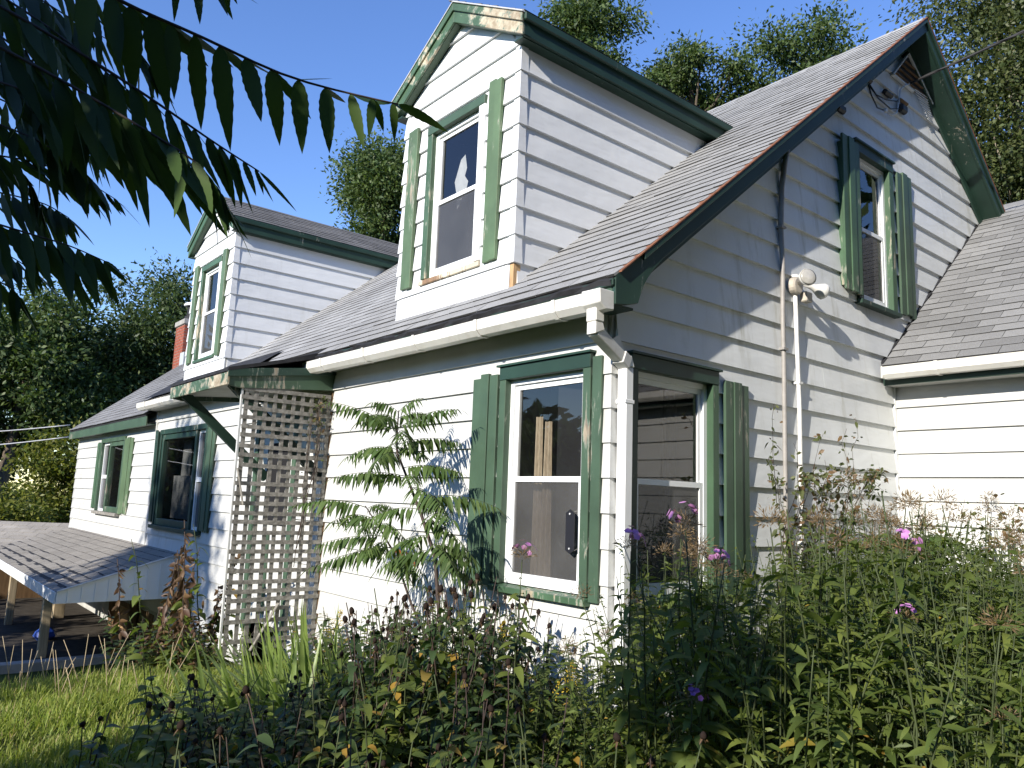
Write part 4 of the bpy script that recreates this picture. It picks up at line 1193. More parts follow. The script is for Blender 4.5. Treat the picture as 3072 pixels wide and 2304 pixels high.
for i in range(7):
    x = -13.5 + i * 0.95
    MB().beam((x, PY + 0.02, -2.13), (x, -0.02, -1.71), 0.04, 0.10).obj('rafter', MAT['post'], pr)
MB().box(-14.42, -14.3, -1.38, -0.01, -3.1, -2.05).obj('dark_backing', MAT['brownboard'], pr)  # made-up end wall, added to keep the space under the roof dark
MB().box(-14.4, -8.12, -2.0, -0.01, -3.2, -2.905).obj('floor', MAT['floor_shade'], pr)
MB().box(-8.12, -7.95, -2.3, -0.01, -3.2, -2.88).obj('curb', MAT['concrete'], pr, bevel=0.01)
bag = thing('blue_bag', 'small blue plastic bag lying on the porch floor', 'bag', (-9.6, -1.1, -2.90))
MB().lathe((0, 0, 0), (0, 0, 1), [(0, 0.10), (0.05, 0.15), (0.11, 0.12), (0.17, 0.05), (0.2, 0.0)], 9).obj('bag', MAT['blue'], bag)
shed = thing('shed', 'low shed roof of pale shingles beyond the porch', 'shed', (-16.4, -0.5, -1.66), rz=0.0)
dA = Vector((0.64, 0.77, 0.0)); dU = Vector((-0.70, 0.58, 0.42)).normalized()
o0 = Vector((-16.4, -0.5, -1.66)) - dU * 1.5 - dA * 2.0
def loc(v): return v - Vector((-16.4, -0.5, -1.66))
a = [loc(o0), loc(o0 + dA * 4.5), loc(o0 + dA * 4.5 + dU * 1.5), loc(o0 + dU * 1.5)]
sb = MB().prism(a, [q - Vector((0, 0, 0.06)) for q in a])
wd_ = [loc(o0) + Vector((0, 0, -0.05)), loc(o0 + dA * 4.5) + Vector((0, 0, -0.05)), loc(o0 + dA * 4.5) + Vector((0, 0, -1.6)), loc(o0) + Vector((0, 0, -1.6))]
sroof = sb.obj('roof', MAT['tar'], shed)
MB().prism([q + Vector((-0.3, 0.25, 0)) for q in wd_], [q + Vector((-1.2, 1.0, 0)) for q in wd_]).obj('wall', MAT['greywood'], shed)
lay(sroof, 'far', loc(o0), dA, dU, 4.5, 1.5, 0.15, 0.33, None, 0.006)
for q in TABS:
    O, A, U, N, w_, Ln, t, c, key, par = q
    MB().hexa([O - N * 0.004, O + A * (w_ - 0.006) - N * 0.004, O + A * (w_ - 0.006) + U * Ln - N * 0.006, O + U * Ln - N * 0.006, O + N * t, O + A * (w_ - 0.006) + N * t, O + A * (w_ - 0.006) + U * Ln, O + U * Ln]).obj('shingle', MAT['sh_far'], sroof)
TABS.clear()
for z0, z1, nm in ((0.322, 0.47, 'upper of the two thin overhead wires left of the house'), (0.0, 0.22, 'lower of the two thin overhead wires left of the house')):
    a = Vector((-15.2, -0.12, z1)); b = Vector((-16.5, -3.6, z0 - 0.25))
    pts = [a.lerp(b, i / 14) - Vector((0, 0, 0.09 * math.sin(math.pi * i / 14))) for i in range(15)]
    o = MB().tube(pts, 0.012, 5).obj('overhead_wire', MAT['metal_light'], None, smooth=True)
    tag(o, nm, 'wire', 'overhead wires')
ASTER = [(0.98,1.94,1.16),(1.57,1.66,1.27),(1.24,1.01,1.27),(1.44,2.43,1.17),(1.63,-0.63,1.2),(0.28,-0.84,0.84),(0.39,1.12,1.13),(1.28,-0.79,1.24),(1.8,1.84,1.22),(0.2,2.99,1.45),(0.59,-0.61,0.89),(0.35,0.07,1.16),(1.08,0.42,1.21),(1.63,0.05,1.28),(1.13,0.9,1.38),(1.62,2.46,1.24),(1.05,2.0,1.37),(1.11,-0.06,1.21),(0.7,2.1,1.31),(1.96,0.71,1.19),(1.46,0.69,1.16),(0.48,0.97,1.19),(0.17,1.52,1.13),(2.14,-0.55,1.2),(0.17,-0.64,0.75),(1.88,1.09,1.25),(1.46,1.46,1.29),(1.92,0.11,1.25),(1.91,-0.59,1.35),(1.43,-0.49,1.37),(1.03,0.51,1.25),(1.61,-0.36,1.31),(0.34,1.92,1.17),(1.26,1.17,1.29),(0.48,0.32,1.17),(0.68,0.38,1.12),(0.81,3.2,1.26),(0.89,0.02,1.13),(1.15,-0.47,1.19),(1.13,2.94,1.18),(0.73,2.72,1.31),(1.48,0.88,1.28),(2.04,0.45,1.29),(0.54,1.06,1.32),(0.25,-0.42,0.78),(0.77,1.99,1.17),(1.14,-0.19,1.22),(1.49,2.83,1.14),(1.18,0.51,1.42),(0.95,2.55,1.43),(0.44,2.39,1.24),(0.71,1.83,1.29),(1.47,1.1,1.4),(1.57,0.17,1.3),(1.4,1.32,1.25),(0.88,1.79,1.21),(2.16,-0.7,0.86),(0.64,3.45,1.39),(0.63,1.11,1.22),(0.69,-0.61,1.02),(1.83,0.22,1.18),(0.54,2.27,1.3),(0.18,0.44,1.16),(1.35,0.79,1.33),(0.76,-0.74,0.95),(0.33,0.19,1.17),(1.43,0.52,1.34),(0.79,-0.24,1.16),(1.41,0.1,1.23),(0.6,2.02,1.33),(0.76,2.31,1.19),(1.43,2.2,1.14),(1.51,2.14,1.26),(1.33,-0.48,1.27),(0.9,1.19,1.25),(1.36,1.76,1.35),(0.83,0.33,1.16),(1.36,-0.04,1.19),(2.15,-0.81,0.9),(0.51,0.86,1.23),(0.33,0.65,1.11),(0.71,1.21,1.3),(0.48,2.04,1.32),(1.47,-0.7,1.25),(1.58,0.56,1.34),(1.47,2.05,1.25),(1.67,2.22,1.25),(1.77,0.1,1.3),(1.28,2.28,1.37),(1.11,1.59,1.45),(0.85,2.24,1.39),(1.55,1.47,1.36),(2.0,-0.25,1.36),(1.07,3.12,1.31),(1.78,0.57,1.35),(1.22,1.27,1.35),(1.36,-0.68,1.17),(0.25,-0.06,1.1),(0.86,0.24,1.19),(0.48,0.48,1.15),(1.51,1.21,1.24),(0.47,2.56,1.19),(1.1,2.47,1.25),(0.17,0.24,1.19),(1.69,2.34,1.25),(2.1,-0.24,1.38),(1.35,0.44,1.31),(0.82,2.52,1.23),(1.6,2.06,1.2),(1.03,-0.86,1.26),(0.88,0.13,1.16),(0.31,-0.53,0.74),(1.07,2.78,1.23),(0.3,1.4,1.21),(1.11,3.04,1.22),(0.45,3.27,1.41),(0.8,3.41,1.37),(0.32,0.33,1.09),(0.9,-0.15,1.19),(0.73,0.91,1.42),(2.04,-0.48,1.38),(1.71,0.98,1.22),(0.63,-0.4,1.07),(0.91,0.91,1.24),(1.83,1.27,1.25),(0.26,1.12,0.98),(0.8,0.43,1.22),(1.62,1.18,1.35),(1.1,2.58,1.33),(0.57,0.93,1.21),(0.21,2.12,1.17),(0.93,1.02,1.36),(0.55,1.66,1.42),(0.46,2.76,1.24),(1.48,2.34,1.26),(1.17,0.74,1.38),(1.39,-0.36,1.38),(0.91,-0.33,1.23),(0.74,-0.89,0.82),(0.65,1.51,1.34)]
PHLOX = [(1.49,2.36,1.24),(2.13,-0.77,1.12),(0.4,1.16,1.31),(0.19,0.05,1.06),(0.5,2.61,1.28),(0.16,2.93,1.3),(0.62,3.42,1.54),(1.31,2.08,1.3),(0.8,0.69,1.26),(0.8,1.75,1.24),(1.61,0.59,1.39),(0.84,1.22,1.46),(0.28,3.39,1.5),(0.2,2.57,1.35),(1.4,-0.86,1.22),(0.58,2.43,1.53),(0.92,1.41,1.47),(0.24,3.26,1.27),(0.89,1.79,1.53),(1.33,0.47,1.34),(0.54,-0.56,0.84),(0.51,-0.69,0.77),(1.3,0.89,1.5),(1.14,0.96,1.26),(1.22,2.79,1.21),(1.51,2.57,1.17),(1.09,-0.24,1.15),(1.2,2.31,1.38),(0.78,0.88,1.47),(1.23,0.59,1.27),(0.74,2.54,1.48),(1.58,2.44,1.21),(1.67,0.34,1.45),(0.79,3.26,1.44),(1.33,0.2,1.49),(0.9,1.93,1.47),(1.93,0.64,1.28),(1.27,1.43,1.29),(1.18,2.14,1.29),(1.83,1.66,1.17),(1.06,1.84,1.46),(0.22,-0.2,0.74),(1.55,0.06,1.25),(1.17,0.1,1.26),(0.45,0.5,1.14),(1.16,0.77,1.43),(1.42,0.15,1.37),(0.41,2.76,1.36),(0.24,1.8,1.35),(1.4,3.32,1.17),(1.06,2.68,1.28),(1.44,1.58,1.39),(0.91,3.03,1.42),(1.48,-0.28,1.44),(2.07,0.75,1.27),(1.44,0.24,1.54),(1.22,0.93,1.39),(0.42,1.84,1.35),(1.93,-0.84,1.08),(0.69,0.28,1.13),(1.46,1.19,1.47),(0.41,2.45,1.33),(0.8,1.43,1.47),(1.42,-0.74,1.22),(1.14,3.13,1.21),(1.83,0.98,1.28),(1.68,1.88,1.13),(1.0,2.85,1.3),(0.79,2.75,1.46),(1.09,0.36,1.46),(2.11,-0.27,1.33),(0.87,-0.22,1.23),(1.9,-0.6,1.49),(1.58,-0.79,1.29),(1.66,-0.68,1.44),(0.45,0.39,1.15),(0.48,1.79,1.43),(0.25,-0.42,0.77),(0.31,-0.65,0.74),(0.45,1.0,1.2),(0.28,2.17,1.4),(1.77,1.37,1.24),(0.66,0.73,1.32),(1.56,-0.52,1.45),(0.36,-0.35,0.82),(1.19,0.52,1.49),(0.22,2.29,1.54),(0.41,3.38,1.45),(1.92,-0.29,1.31),(0.91,0.8,1.28),(1.74,0.84,1.3),(0.24,3.01,1.39),(1.79,-0.9,0.97),(1.16,-0.46,1.19),(0.5,0.75,1.04),(0.66,1.22,1.25),(1.6,1.18,1.38),(0.78,2.07,1.47),(0.51,-0.02,1.22),(1.02,3.38,1.29),(0.77,2.32,1.31),(1.54,0.99,1.48),(0.17,-0.63,0.82),(1.33,3.45,1.14),(0.91,-0.49,1.18),(2.16,-0.66,0.87),(1.01,-0.64,1.3),(0.27,-0.73,0.79),(0.54,1.34,1.27),(0.83,-0.42,1.24),(1.99,0.04,1.34),(1.38,0.76,1.43),(0.82,1.08,1.28),(0.83,-0.51,1.24),(1.91,0.48,1.32),(0.34,0.99,1.11),(0.69,-0.63,0.96),(0.83,2.41,1.41),(1.72,2.19,1.25),(0.44,-0.61,0.72),(0.77,-0.62,1.2),(0.27,-0.33,0.74),(1.08,0.69,1.42),(0.36,1.43,1.29),(1.68,1.06,1.27),(0.84,3.13,1.38),(1.09,1.04,1.41),(0.38,2.68,1.37),(0.23,1.64,1.25),(0.62,0.32,1.14),(1.36,0.67,1.35),(1.48,0.86,1.28),(1.94,1.26,1.25),(0.59,2.61,1.34),(0.97,-0.86,1.15),(0.99,0.5,1.25),(0.83,0.78,1.36),(1.59,1.46,1.32),(0.94,1.71,1.33),(0.33,-0.52,0.73),(1.4,2.44,1.29),(0.31,2.41,1.45),(1.74,1.79,1.27),(0.17,0.82,1.06),(0.99,-0.42,1.23),(0.62,0.44,1.03),(1.49,3.05,1.18),(1.37,2.75,1.18),(1.72,0.93,1.32),(0.81,0.34,1.2),(2.23,-0.08,1.32),(1.45,-0.09,1.3),(1.43,1.94,1.26),(2.14,0.11,1.27),(0.38,-0.05,1.21),(1.48,-0.44,1.46),(0.38,-0.45,0.8),(1.75,-0.53,1.37),(0.41,1.73,1.39),(0.92,2.34,1.52),(0.98,0.38,1.35),(1.39,0.4,1.34),(0.27,0.95,1.07),(0.74,-0.48,1.17),(0.99,3.21,1.29),(0.17,2.47,1.35),(0.2,0.2,1.16),(0.27,0.06,1.2),(1.11,1.18,1.54),(1.63,1.33,1.26),(1.0,2.53,1.44),(1.54,1.9,1.25),(1.04,2.95,1.3),(0.62,0.95,1.28),(1.17,0.36,1.29),(1.14,-0.57,1.23),(0.58,-0.82,0.8),(0.45,0.14,1.1),(0.73,2.42,1.29),(1.27,3.39,1.14),(1.54,0.75,1.42),(2.23,0.16,1.28),(0.72,1.5,1.39),(1.67,-0.86,1.0),(1.24,1.79,1.4),(0.24,0.8,1.11),(0.21,0.41,1.14),(0.81,-0.17,1.21),(0.33,1.07,1.17),(2.14,0.42,1.25),(0.91,1.27,1.38),(1.75,0.25,1.5),(1.51,0.18,1.38),(2.08,-0.12,1.28),(0.25,2.73,1.25),(1.42,-0.38,1.45),(1.47,1.79,1.27),(1.15,1.96,1.38),(1.7,-0.59,1.28),(0.8,-0.89,0.85),(1.26,3.07,1.23),(0.6,-0.51,1.0),(0.53,-0.29,1.12),(1.39,3.11,1.24),(0.73,1.27,1.41),(0.71,0.67,1.31),(0.73,1.87,1.28),(1.81,0.58,1.27),(1.51,2.82,1.23),(0.98,1.9,1.46),(0.3,2.25,1.26),(0.39,1.35,1.34),(0.34,3.44,1.32),(1.08,0.02,1.31),(1.52,3.14,1.15),(1.39,1.3,1.33),(1.17,2.44,1.3),(1.65,2.31,1.24),(2.29,-0.31,1.33),(0.51,2.17,1.27),(0.92,-0.67,1.28),(1.53,1.25,1.43),(2.13,0.34,1.27),(1.06,0.92,1.47),(0.43,1.98,1.24),(1.06,2.79,1.28),(1.24,2.23,1.29),(1.22,-0.89,1.25),(0.25,1.46,1.29),(0.67,2.75,1.44)]
CONE = [(-0.11,-0.92,0.89),(-0.76,-1.35,0.54),(-0.74,-0.82,0.7),(-0.17,-2.05,0.63),(-0.4,-1.06,0.89),(-0.75,-1.96,0.54),(0.01,-1.13,1.02),(-1.65,-0.18,0.7),(-0.12,-0.38,0.75),(0.03,-0.95,1.03),(-0.68,-1.18,0.81),(-1.66,-0.27,0.72),(0.09,-1.76,0.73),(-0.62,-1.35,0.52),(-1.01,-1.7,0.4),(-0.15,-1.82,0.57),(0.1,-1.39,1.01),(-0.18,-1.19,0.94),(-1.04,-2.09,0.62),(-0.16,-0.24,0.67),(-0.45,-1.2,0.79),(-0.02,-1.02,0.99),(-1.31,-0.26,0.84),(-0.93,-1.85,0.42),(-0.9,-1.94,0.41),(-1.5,-0.3,0.77),(-0.83,-0.41,0.91),(-0.32,-0.85,1.0),(-0.8,-1.63,0.39),(0.03,-2.02,0.57),(0.14,-0.94,0.93),(-0.81,-1.84,0.34),(-2.45,-0.17,0.54),(-0.7,-0.17,0.91),(0.01,-0.72,0.89),(-0.42,-1.84,0.46),(-0.43,-1.34,0.83),(-0.27,-1.62,0.46),(-0.56,-0.73,0.84),(-0.86,-1.1,0.77),(-0.56,-1.82,0.44),(0.13,-1.85,0.54),(-0.3,-1.14,0.92),(0.02,-1.86,0.66),(-0.47,-0.16,0.53),(-0.56,-1.06,0.93),(-0.87,-0.16,0.84),(-0.95,-1.15,0.47),(-2.12,-0.25,0.5),(-0.83,-0.58,0.81),(-0.22,-0.86,0.99),(-0.64,-1.87,0.43),(-0.15,-1.28,0.98),(-1.05,-1.56,0.34),(-0.52,-0.52,0.89),(-0.44,-1.73,0.54),(-1.05,-1.07,0.67),(-0.33,-0.67,0.94),(-1.03,-1.2,0.31),(-0.49,-0.97,0.92),(-1.08,-0.21,0.91),(-0.32,-1.26,0.74),(-0.61,-1.53,0.54),(-0.32,-2.05,0.61),(-0.69,-1.0,0.84),(-0.5,-1.52,0.44),(-0.09,-0.81,0.99),(-0.49,-1.96,0.53),(-0.31,-0.31,0.84),(-0.41,-1.53,0.55),(-0.92,-0.89,0.87),(-0.09,-0.55,0.72),(-2.26,-0.27,0.54),(-0.66,-1.68,0.49),(-0.87,-1.48,0.47),(-0.24,-1.49,0.87),(-0.71,-0.64,0.95),(-0.62,-0.3,0.83),(-1.82,-0.24,0.78),(-0.53,-0.85,0.98),(-0.45,-0.27,0.91),(-0.21,-1.72,0.56),(-0.33,-0.97,1.01),(-0.88,-0.79,0.9),(-0.57,-2.02,0.54),(0.09,-1.18,0.94),(-1.04,-0.92,0.79),(-0.03,-0.19,0.62),(-0.87,-0.26,0.96),(-0.29,-1.35,0.79),(-1.03,-1.93,0.52),(-0.54,-1.28,0.81),(-1.98,-0.26,0.65),(-0.24,-1.91,0.35),(-0.84,-0.97,0.76),(-0.97,-1.45,0.39),(-1.94,-0.15,0.78),(0.08,-1.61,0.9),(-0.88,-1.68,0.38),(-0.88,-2.05,0.6),(-2.22,-0.15,0.62),(-0.65,-1.97,0.57),(-0.66,-2.06,0.59),(-0.04,-1.54,0.91),(-1.02,-0.81,0.84),(0.06,-0.81,1.01),(-1.03,-0.33,0.84),(-0.47,-1.42,0.5),(-0.29,-1.05,0.86),(-0.63,-0.87,0.81),(0.11,-0.45,0.64),(-0.03,-1.26,1.03),(-0.92,-1.37,0.4),(-2.07,-0.15,0.66),(-0.11,-1.04,0.84),(-0.32,-0.55,0.82),(-0.39,-1.94,0.43),(0.02,-1.69,0.7),(-1.43,-0.19,0.82),(-0.09,-1.69,0.6),(-0.64,-1.77,0.38),(-0.66,-0.76,0.96),(-0.26,-0.22,0.71),(0.03,-1.45,0.99),(-0.05,-1.96,0.6),(0.12,-1.96,0.42),(0.14,-0.16,0.69),(-0.4,-0.39,0.94),(-0.97,-0.54,0.75),(-0.19,-1.57,0.7),(0.14,-1.1,0.97),(0.05,-0.37,0.62),(-2.63,-0.28,0.31),(-0.32,-1.7,0.55),(-0.06,-1.79,0.66),(-0.23,-0.65,1.04),(-0.5,-2.1,0.58),(-0.63,-0.59,0.74),(-0.74,-0.38,0.85),(0.14,-0.33,0.74),(-1.74,-0.18,0.73),(-0.75,-0.92,0.84),(-0.21,-0.4,0.8),(-0.98,-0.64,0.82),(-0.64,-1.44,0.52),(-0.43,-0.84,0.92),(-1.56,-0.15,0.83),(-0.88,-1.27,0.49),(-0.76,-1.25,0.44),(-0.46,-0.59,0.81),(0.15,-2.09,0.6),(-0.33,-1.8,0.53),(-2.69,-0.2,0.3),(-0.49,-1.64,0.51),(-0.23,-0.52,0.93),(-0.93,-1.61,0.36),(-0.96,-1.04,0.77),(-0.26,-0.77,1.04),(-2.46,-0.29,0.51),(-0.01,-1.36,0.92),(-0.03,-0.48,0.8),(-0.6,-0.18,0.9),(-0.36,-0.23,0.64),(-1.22,-0.22,0.83),(-0.72,-1.55,0.5)]
LOW = [(-0.22,-1.23,0.85),(-0.34,-2.1,0.66),(0.94,-1.81,0.74),(0.46,-1.27,0.84),(0.79,-1.9,0.81),(1.01,-2.17,0.76),(0.42,-2.27,0.66),(-0.25,-1.94,0.58),(-0.03,-1.41,0.72),(-0.55,-1.23,0.69),(0.38,-1.38,0.78),(-0.22,-2.59,0.61),(0.64,-2.02,0.73),(0.7,-2.16,0.81),(-0.51,-2.15,0.53),(1.06,-2.53,0.77),(1.09,-1.43,0.77),(1.22,-2.43,0.71),(0.1,-2.46,0.74),(-0.14,-2.36,0.77),(0.57,-1.36,0.8),(0.12,-1.64,0.73),(1.5,-1.49,0.73),(1.26,-2.24,0.8),(0.38,-1.68,0.77),(1.25,-1.62,0.77),(1.28,-2.11,0.76),(1.53,-2.52,0.56),(-0.45,-1.69,0.54),(0.37,-1.22,0.72),(-0.34,-1.68,0.52),(1.0,-1.63,0.77),(1.41,-1.33,0.69),(1.47,-1.21,0.73),(1.46,-1.73,0.74),(1.16,-1.69,0.74),(1.03,-2.33,0.7),(0.95,-1.3,0.77),(0.18,-1.84,0.66),(0.57,-1.45,0.81),(1.54,-1.64,0.75),(-0.54,-1.44,0.59),(0.54,-2.24,0.7),(0.7,-2.49,0.79),(0.96,-1.91,0.75),(-0.43,-2.52,0.54),(0.57,-1.81,0.69),(1.15,-2.22,0.72),(0.04,-1.72,0.66),(0.61,-2.3,0.74),(0.68,-1.51,0.73),(0.85,-1.61,0.73),(0.6,-2.17,0.69),(0.3,-1.3,0.69),(0.72,-1.32,0.84),(0.22,-1.69,0.79),(0.0,-2.55,0.68),(0.07,-2.36,0.61),(1.2,-2.33,0.71),(1.28,-1.44,0.74)]
FLOWERS = [(1.59, -0.37, 1.32, 'pink', 'pink phlox in bloom, tallest, in front of the wing corner'), (1.29, -0.71, 1.2, 'pink', 'pink phlox in bloom below the lower gable window, right of two'), (1.25, -0.84, 1.4, 'pink', 'pink phlox in bloom against the lower gable window'), (1.06, -0.98, 1.28, 'pink', 'pink phlox in bloom against the shutter of the gable window'), (0.3, -1.0, 1.2, 'pink', 'pink phlox left of the eave window'), (1.18, -0.76, 0.82, 'purple', 'purple phlox low in front of the house corner'), (1.88, 0.03, 1.09, 'pink', 'pink phlox near the right edge of the bed')]
FRONDS = [('f', [(1.746, -3.199, 0.07), (1.794, -3.102, 0.018), (1.813, -3.049, 0.004), (1.862, -2.957, -0.026), (1.906, -2.866, -0.069), (1.969, -2.759, -0.086), (2.005, -2.688, -0.092)], 14, 0.118, 'a'), ('f', [(1.715, -3.298, -0.011), (1.785, -3.177, -0.076), (1.861, -3.045, -0.161), (1.899, -2.967, -0.214), (1.934, -2.894, -0.257)], 16, 0.1, 'c'), ('f', [(1.826, -3.293, -0.132), (1.915, -3.167, -0.205), (1.984, -3.068, -0.272), (2.023, -3.013, -0.308), (2.039, -2.982, -0.353)], 15, 0.115, 'c'), ('f', [(1.572, -3.262, -0.22), (1.621, -3.175, -0.224), (1.656, -3.102, -0.242), (1.675, -3.045, -0.273)], 13, 0.07, 'b'), ('f', [(1.742, -3.258, -0.375), (1.797, -3.186, -0.399), (1.839, -3.131, -0.416), (1.871, -3.086, -0.438)], 12, 0.095, 'c'), ('f', [(1.644, -3.28, -0.112), (1.744, -3.174, -0.16), (1.818, -3.097, -0.215), (1.866, -3.059, -0.242)], 13, 0.1, 'c'), ('f', [(1.56, -3.21, 0.169), (1.627, -3.109, 0.082), (1.673, -3.035, 0.011), (1.694, -2.996, -0.045)], 12, 0.08, 'b'), ('f', [(1.541, -3.298, 0.107), (1.635, -3.19, 0.023), (1.707, -3.111, -0.054), (1.769, -3.046, -0.125)], 13, 0.1, 'c'), ('f', [(1.657, -3.268, -0.429), (1.683, -3.232, -0.449), (1.718, -3.186, -0.465), (1.725, -3.173, -0.482)], 5, 0.08, 'c'), ('f', [(1.578, -3.27, -0.155), (1.663, -3.184, -0.197), (1.726, -3.122, -0.246), (1.761, -3.098, -0.281)], 12, 0.085, 'c'), ('f', [(1.793, -3.078, 0.132), (1.811, -3.021, 0.099), (1.829, -2.972, 0.096), (1.833, -2.942, 0.1)], 5, 0.07, 'a'), ('f', [(1.594, -3.291, 0.014), (1.675, -3.2, -0.068), (1.73, -3.14, -0.149), (1.762, -3.112, -0.215)], 13, 0.1, 'm'), ('f', [(1.448, -3.249, -0.24), (1.5, -3.183, -0.253), (1.541, -3.13, -0.267), (1.565, -3.095, -0.291)], 11, 0.08, 'm'), ('f', [(1.584, -3.29, -0.04), (1.645, -3.234, -0.077), (1.694, -3.189, -0.129), (1.728, -3.162, -0.181)], 11, 0.1, 'm'), ('f', [(1.368, -3.297, 0.222), (1.443, -3.194, 0.174), (1.5, -3.111, 0.115), (1.548, -3.043, 0.074)], 12, 0.09, 'm'), ('f', [(1.406, -3.27, -0.033), (1.487, -3.187, -0.08), (1.545, -3.13, -0.136), (1.58, -3.101, -0.191)], 12, 0.09, 'm'), ('f', [(1.316, -3.274, 0.192), (1.376, -3.21, 0.121), (1.428, -3.153, 0.033), (1.457, -3.125, -0.045)], 12, 0.09, 'm'), ('f', [(1.504, -3.274, -0.18), (1.544, -3.223, -0.193), (1.581, -3.167, -0.239), (1.591, -3.142, -0.293)], 11, 0.08, 'm'), ('f', [(1.433, -3.243, -0.339), (1.459, -3.21, -0.346), (1.49, -3.17, -0.361), (1.519, -3.127, -0.392)], 9, 0.08, 'm'), ('f', [(1.301, -3.237, 0.301), (1.373, -3.155, 0.209), (1.42, -3.105, 0.127), (1.454, -3.069, 0.036)], 12, 0.09, 'm')]
# ------------------------------------------------------------------ vegetation
rng = np.random.default_rng(7)
def nrm(a):
    return a / np.maximum(np.linalg.norm(a, axis=-1, keepdims=True), 1e-9)
def leaf_arrays(P, D, Wd, L, W, droop=0.2, fold=0.15, S_=4, shape=0.8, saw=0.0, curl=0.0):
    """K leaves: base P, axis D, width direction Wd, lengths L, half widths W"""
    P = np.atleast_2d(P).astype(float); D = nrm(np.atleast_2d(D).astype(float)); Wd = np.atleast_2d(Wd).astype(float)
    K = len(P)
    Wd = nrm(Wd - D * (Wd * D).sum(-1, keepdims=True))
    N = np.cross(D, Wd)
    L = np.broadcast_to(L, (K,)); W = np.broadcast_to(W, (K,)); droop = np.broadcast_to(droop, (K,))
    t = np.linspace(0, 1, S_ + 1)
    wp = np.sin(np.pi * t ** shape) ** 0.85
    wp[0] = 0.02; wp[-1] = 0.0
    if saw:
        wp = wp * (1 + saw * np.where(np.arange(S_ + 1) % 2 == 0, 1, -1))
    mid = P[:, None, :] + D[:, None, :] * (L[:, None] * t)[..., None]
    mid[..., 2] -= (droop * L)[:, None] * t ** 2
    if curl:
        mid += N[:, None, :] * (curl * L[:, None] * t ** 2)[..., None]
    hw = (W[:, None] * wp)[..., None]
    lf = mid + Wd[:, None, :] * hw + N[:, None, :] * hw * fold
    rt = mid - Wd[:, None, :] * hw + N[:, None, :] * hw * fold
    V = np.stack([lf, mid, rt], 2).reshape(-1, 3)
    base = (np.arange(K) * (S_ + 1) * 3)[:, None, None]
    i = np.arange(S_)[None, :, None] * 3
    q = np.array([[0, 1, 4, 3], [1, 2, 5, 4]])
    F = (base[..., None] + i[..., None] + q[None, None]).reshape(-1, 4)
    return V, F
def join(parts):
    V, F, k = [], [], 0
    for v, f in parts:
        V.append(v); F.append(f + k); k += len(v)
    return np.concatenate(V), np.concatenate(F)
def rdir(n, zlo=-1.0, zhi=1.0):
    z = rng.uniform(zlo, zhi, n); a = rng.uniform(0, 2 * np.pi, n); r = np.sqrt(np.maximum(0, 1 - z * z))
    return np.stack([r * np.cos(a), r * np.sin(a), z], -1)
def bent_stem(h, lean, n=7):
    a = rng.uniform(0, 2 * np.pi)
    t = np.linspace(0, 1, n)
    w_ = rng.normal(0, 0.006, (n, 2)); w_[0] = 0
    return np.stack([np.cos(a) * lean * h * t ** 1.6 + w_[:, 0], np.sin(a) * lean * h * t ** 1.6 + w_[:, 1], h * t], -1)
def at_t(st, t):
    x = np.clip(np.asarray(t) * (len(st) - 1), 0, len(st) - 1.001)
    i = x.astype(int); f = (x - i)[..., None]
    return st[i] * (1 - f) + st[i + 1] * f

# --- templates (unit of one metre tall, several variants) ---
def phlox_template(kind, pale):
    st = bent_stem(1.0, rng.uniform(0.05, 0.30))
    stem = MB().tube([tuple(q) for q in st], [0.0034] * 5 + [0.0026, 0.002], 5).mesh('stem', MAT['stem'], True)
    nn = 27
    tt = np.linspace(0.16, 0.93, nn)
    P, D, W, L = [], [], [], []
    for i, t in enumerate(tt):
        for s in (0, 1):
            if rng.random() < 0.10: continue
            a = i * 1.65 + s * math.pi + rng.normal(0, 0.35)
            P.append(at_t(st, t)); e = rng.uniform(0.0, 0.6)
            D.append((math.cos(a), math.sin(a), e)); W.append((-math.sin(a), math.cos(a), rng.normal(0, 0.35)))
            L.append(0.092 * (0.75 + 0.5 * math.sin(math.pi * min(1, t * 1.05))) * rng.uniform(0.75, 1.2) * (0.55 if t > 0.88 else 1))
    L = np.array(L)
    V, F = leaf_arrays(np.array(P), np.array(D), np.array(W), L, L * rng.uniform(0.125, 0.17, len(L)), rng.uniform(0.25, 0.75, len(L)), 0.22, 4, 0.75)
    fol = npmesh('foliage', V, F, MAT['leaf_phlox2' if pale else 'leaf_phlox'], True)
    top = st[-1]
    head = None
    if kind != 'none':
        n = 95
        c = top + np.array([0, 0, 0.015])
        d = rdir(n, -0.25, 1.0)
        r = rng.uniform(0.004, 0.052, n)[:, None]
        Pm = c + d * r * np.array([1, 1, 0.8])
        V1, F1 = leaf_arrays(Pm, d + rng.normal(0, 0.4, (n, 3)), rdir(n), rng.uniform(0.014, 0.03, n), 0.0018, 0.0, 0, 2)
        head = [npmesh('flower_head', V1, F1, MAT['brownhead'])]
        if kind in ('pink', 'purple'):
            m_ = 9
            d2 = rdir(m_, 0.1, 1.0)
            VF = []
            for q in d2:
                c2 = c + q * rng.uniform(0.045, 0.065)
                u = nrm(np.cross(q, rng.normal(0, 1, 3))); v = np.cross(q, u)
                a5 = np.arange(5) * 2 * np.pi / 5
                dd = np.cos(a5)[:, None] * u + np.sin(a5)[:, None] * v
                VF.append(leaf_arrays(np.repeat(c2[None], 5, 0), dd + q * 0.15, np.cross(q, dd), 0.0135, 0.0062, 0.0, 0.1, 3, 1.5))
            V2, F2 = join(VF)
            head.append(npmesh('petals', V2, F2, MAT[kind]))
    return stem, fol, head
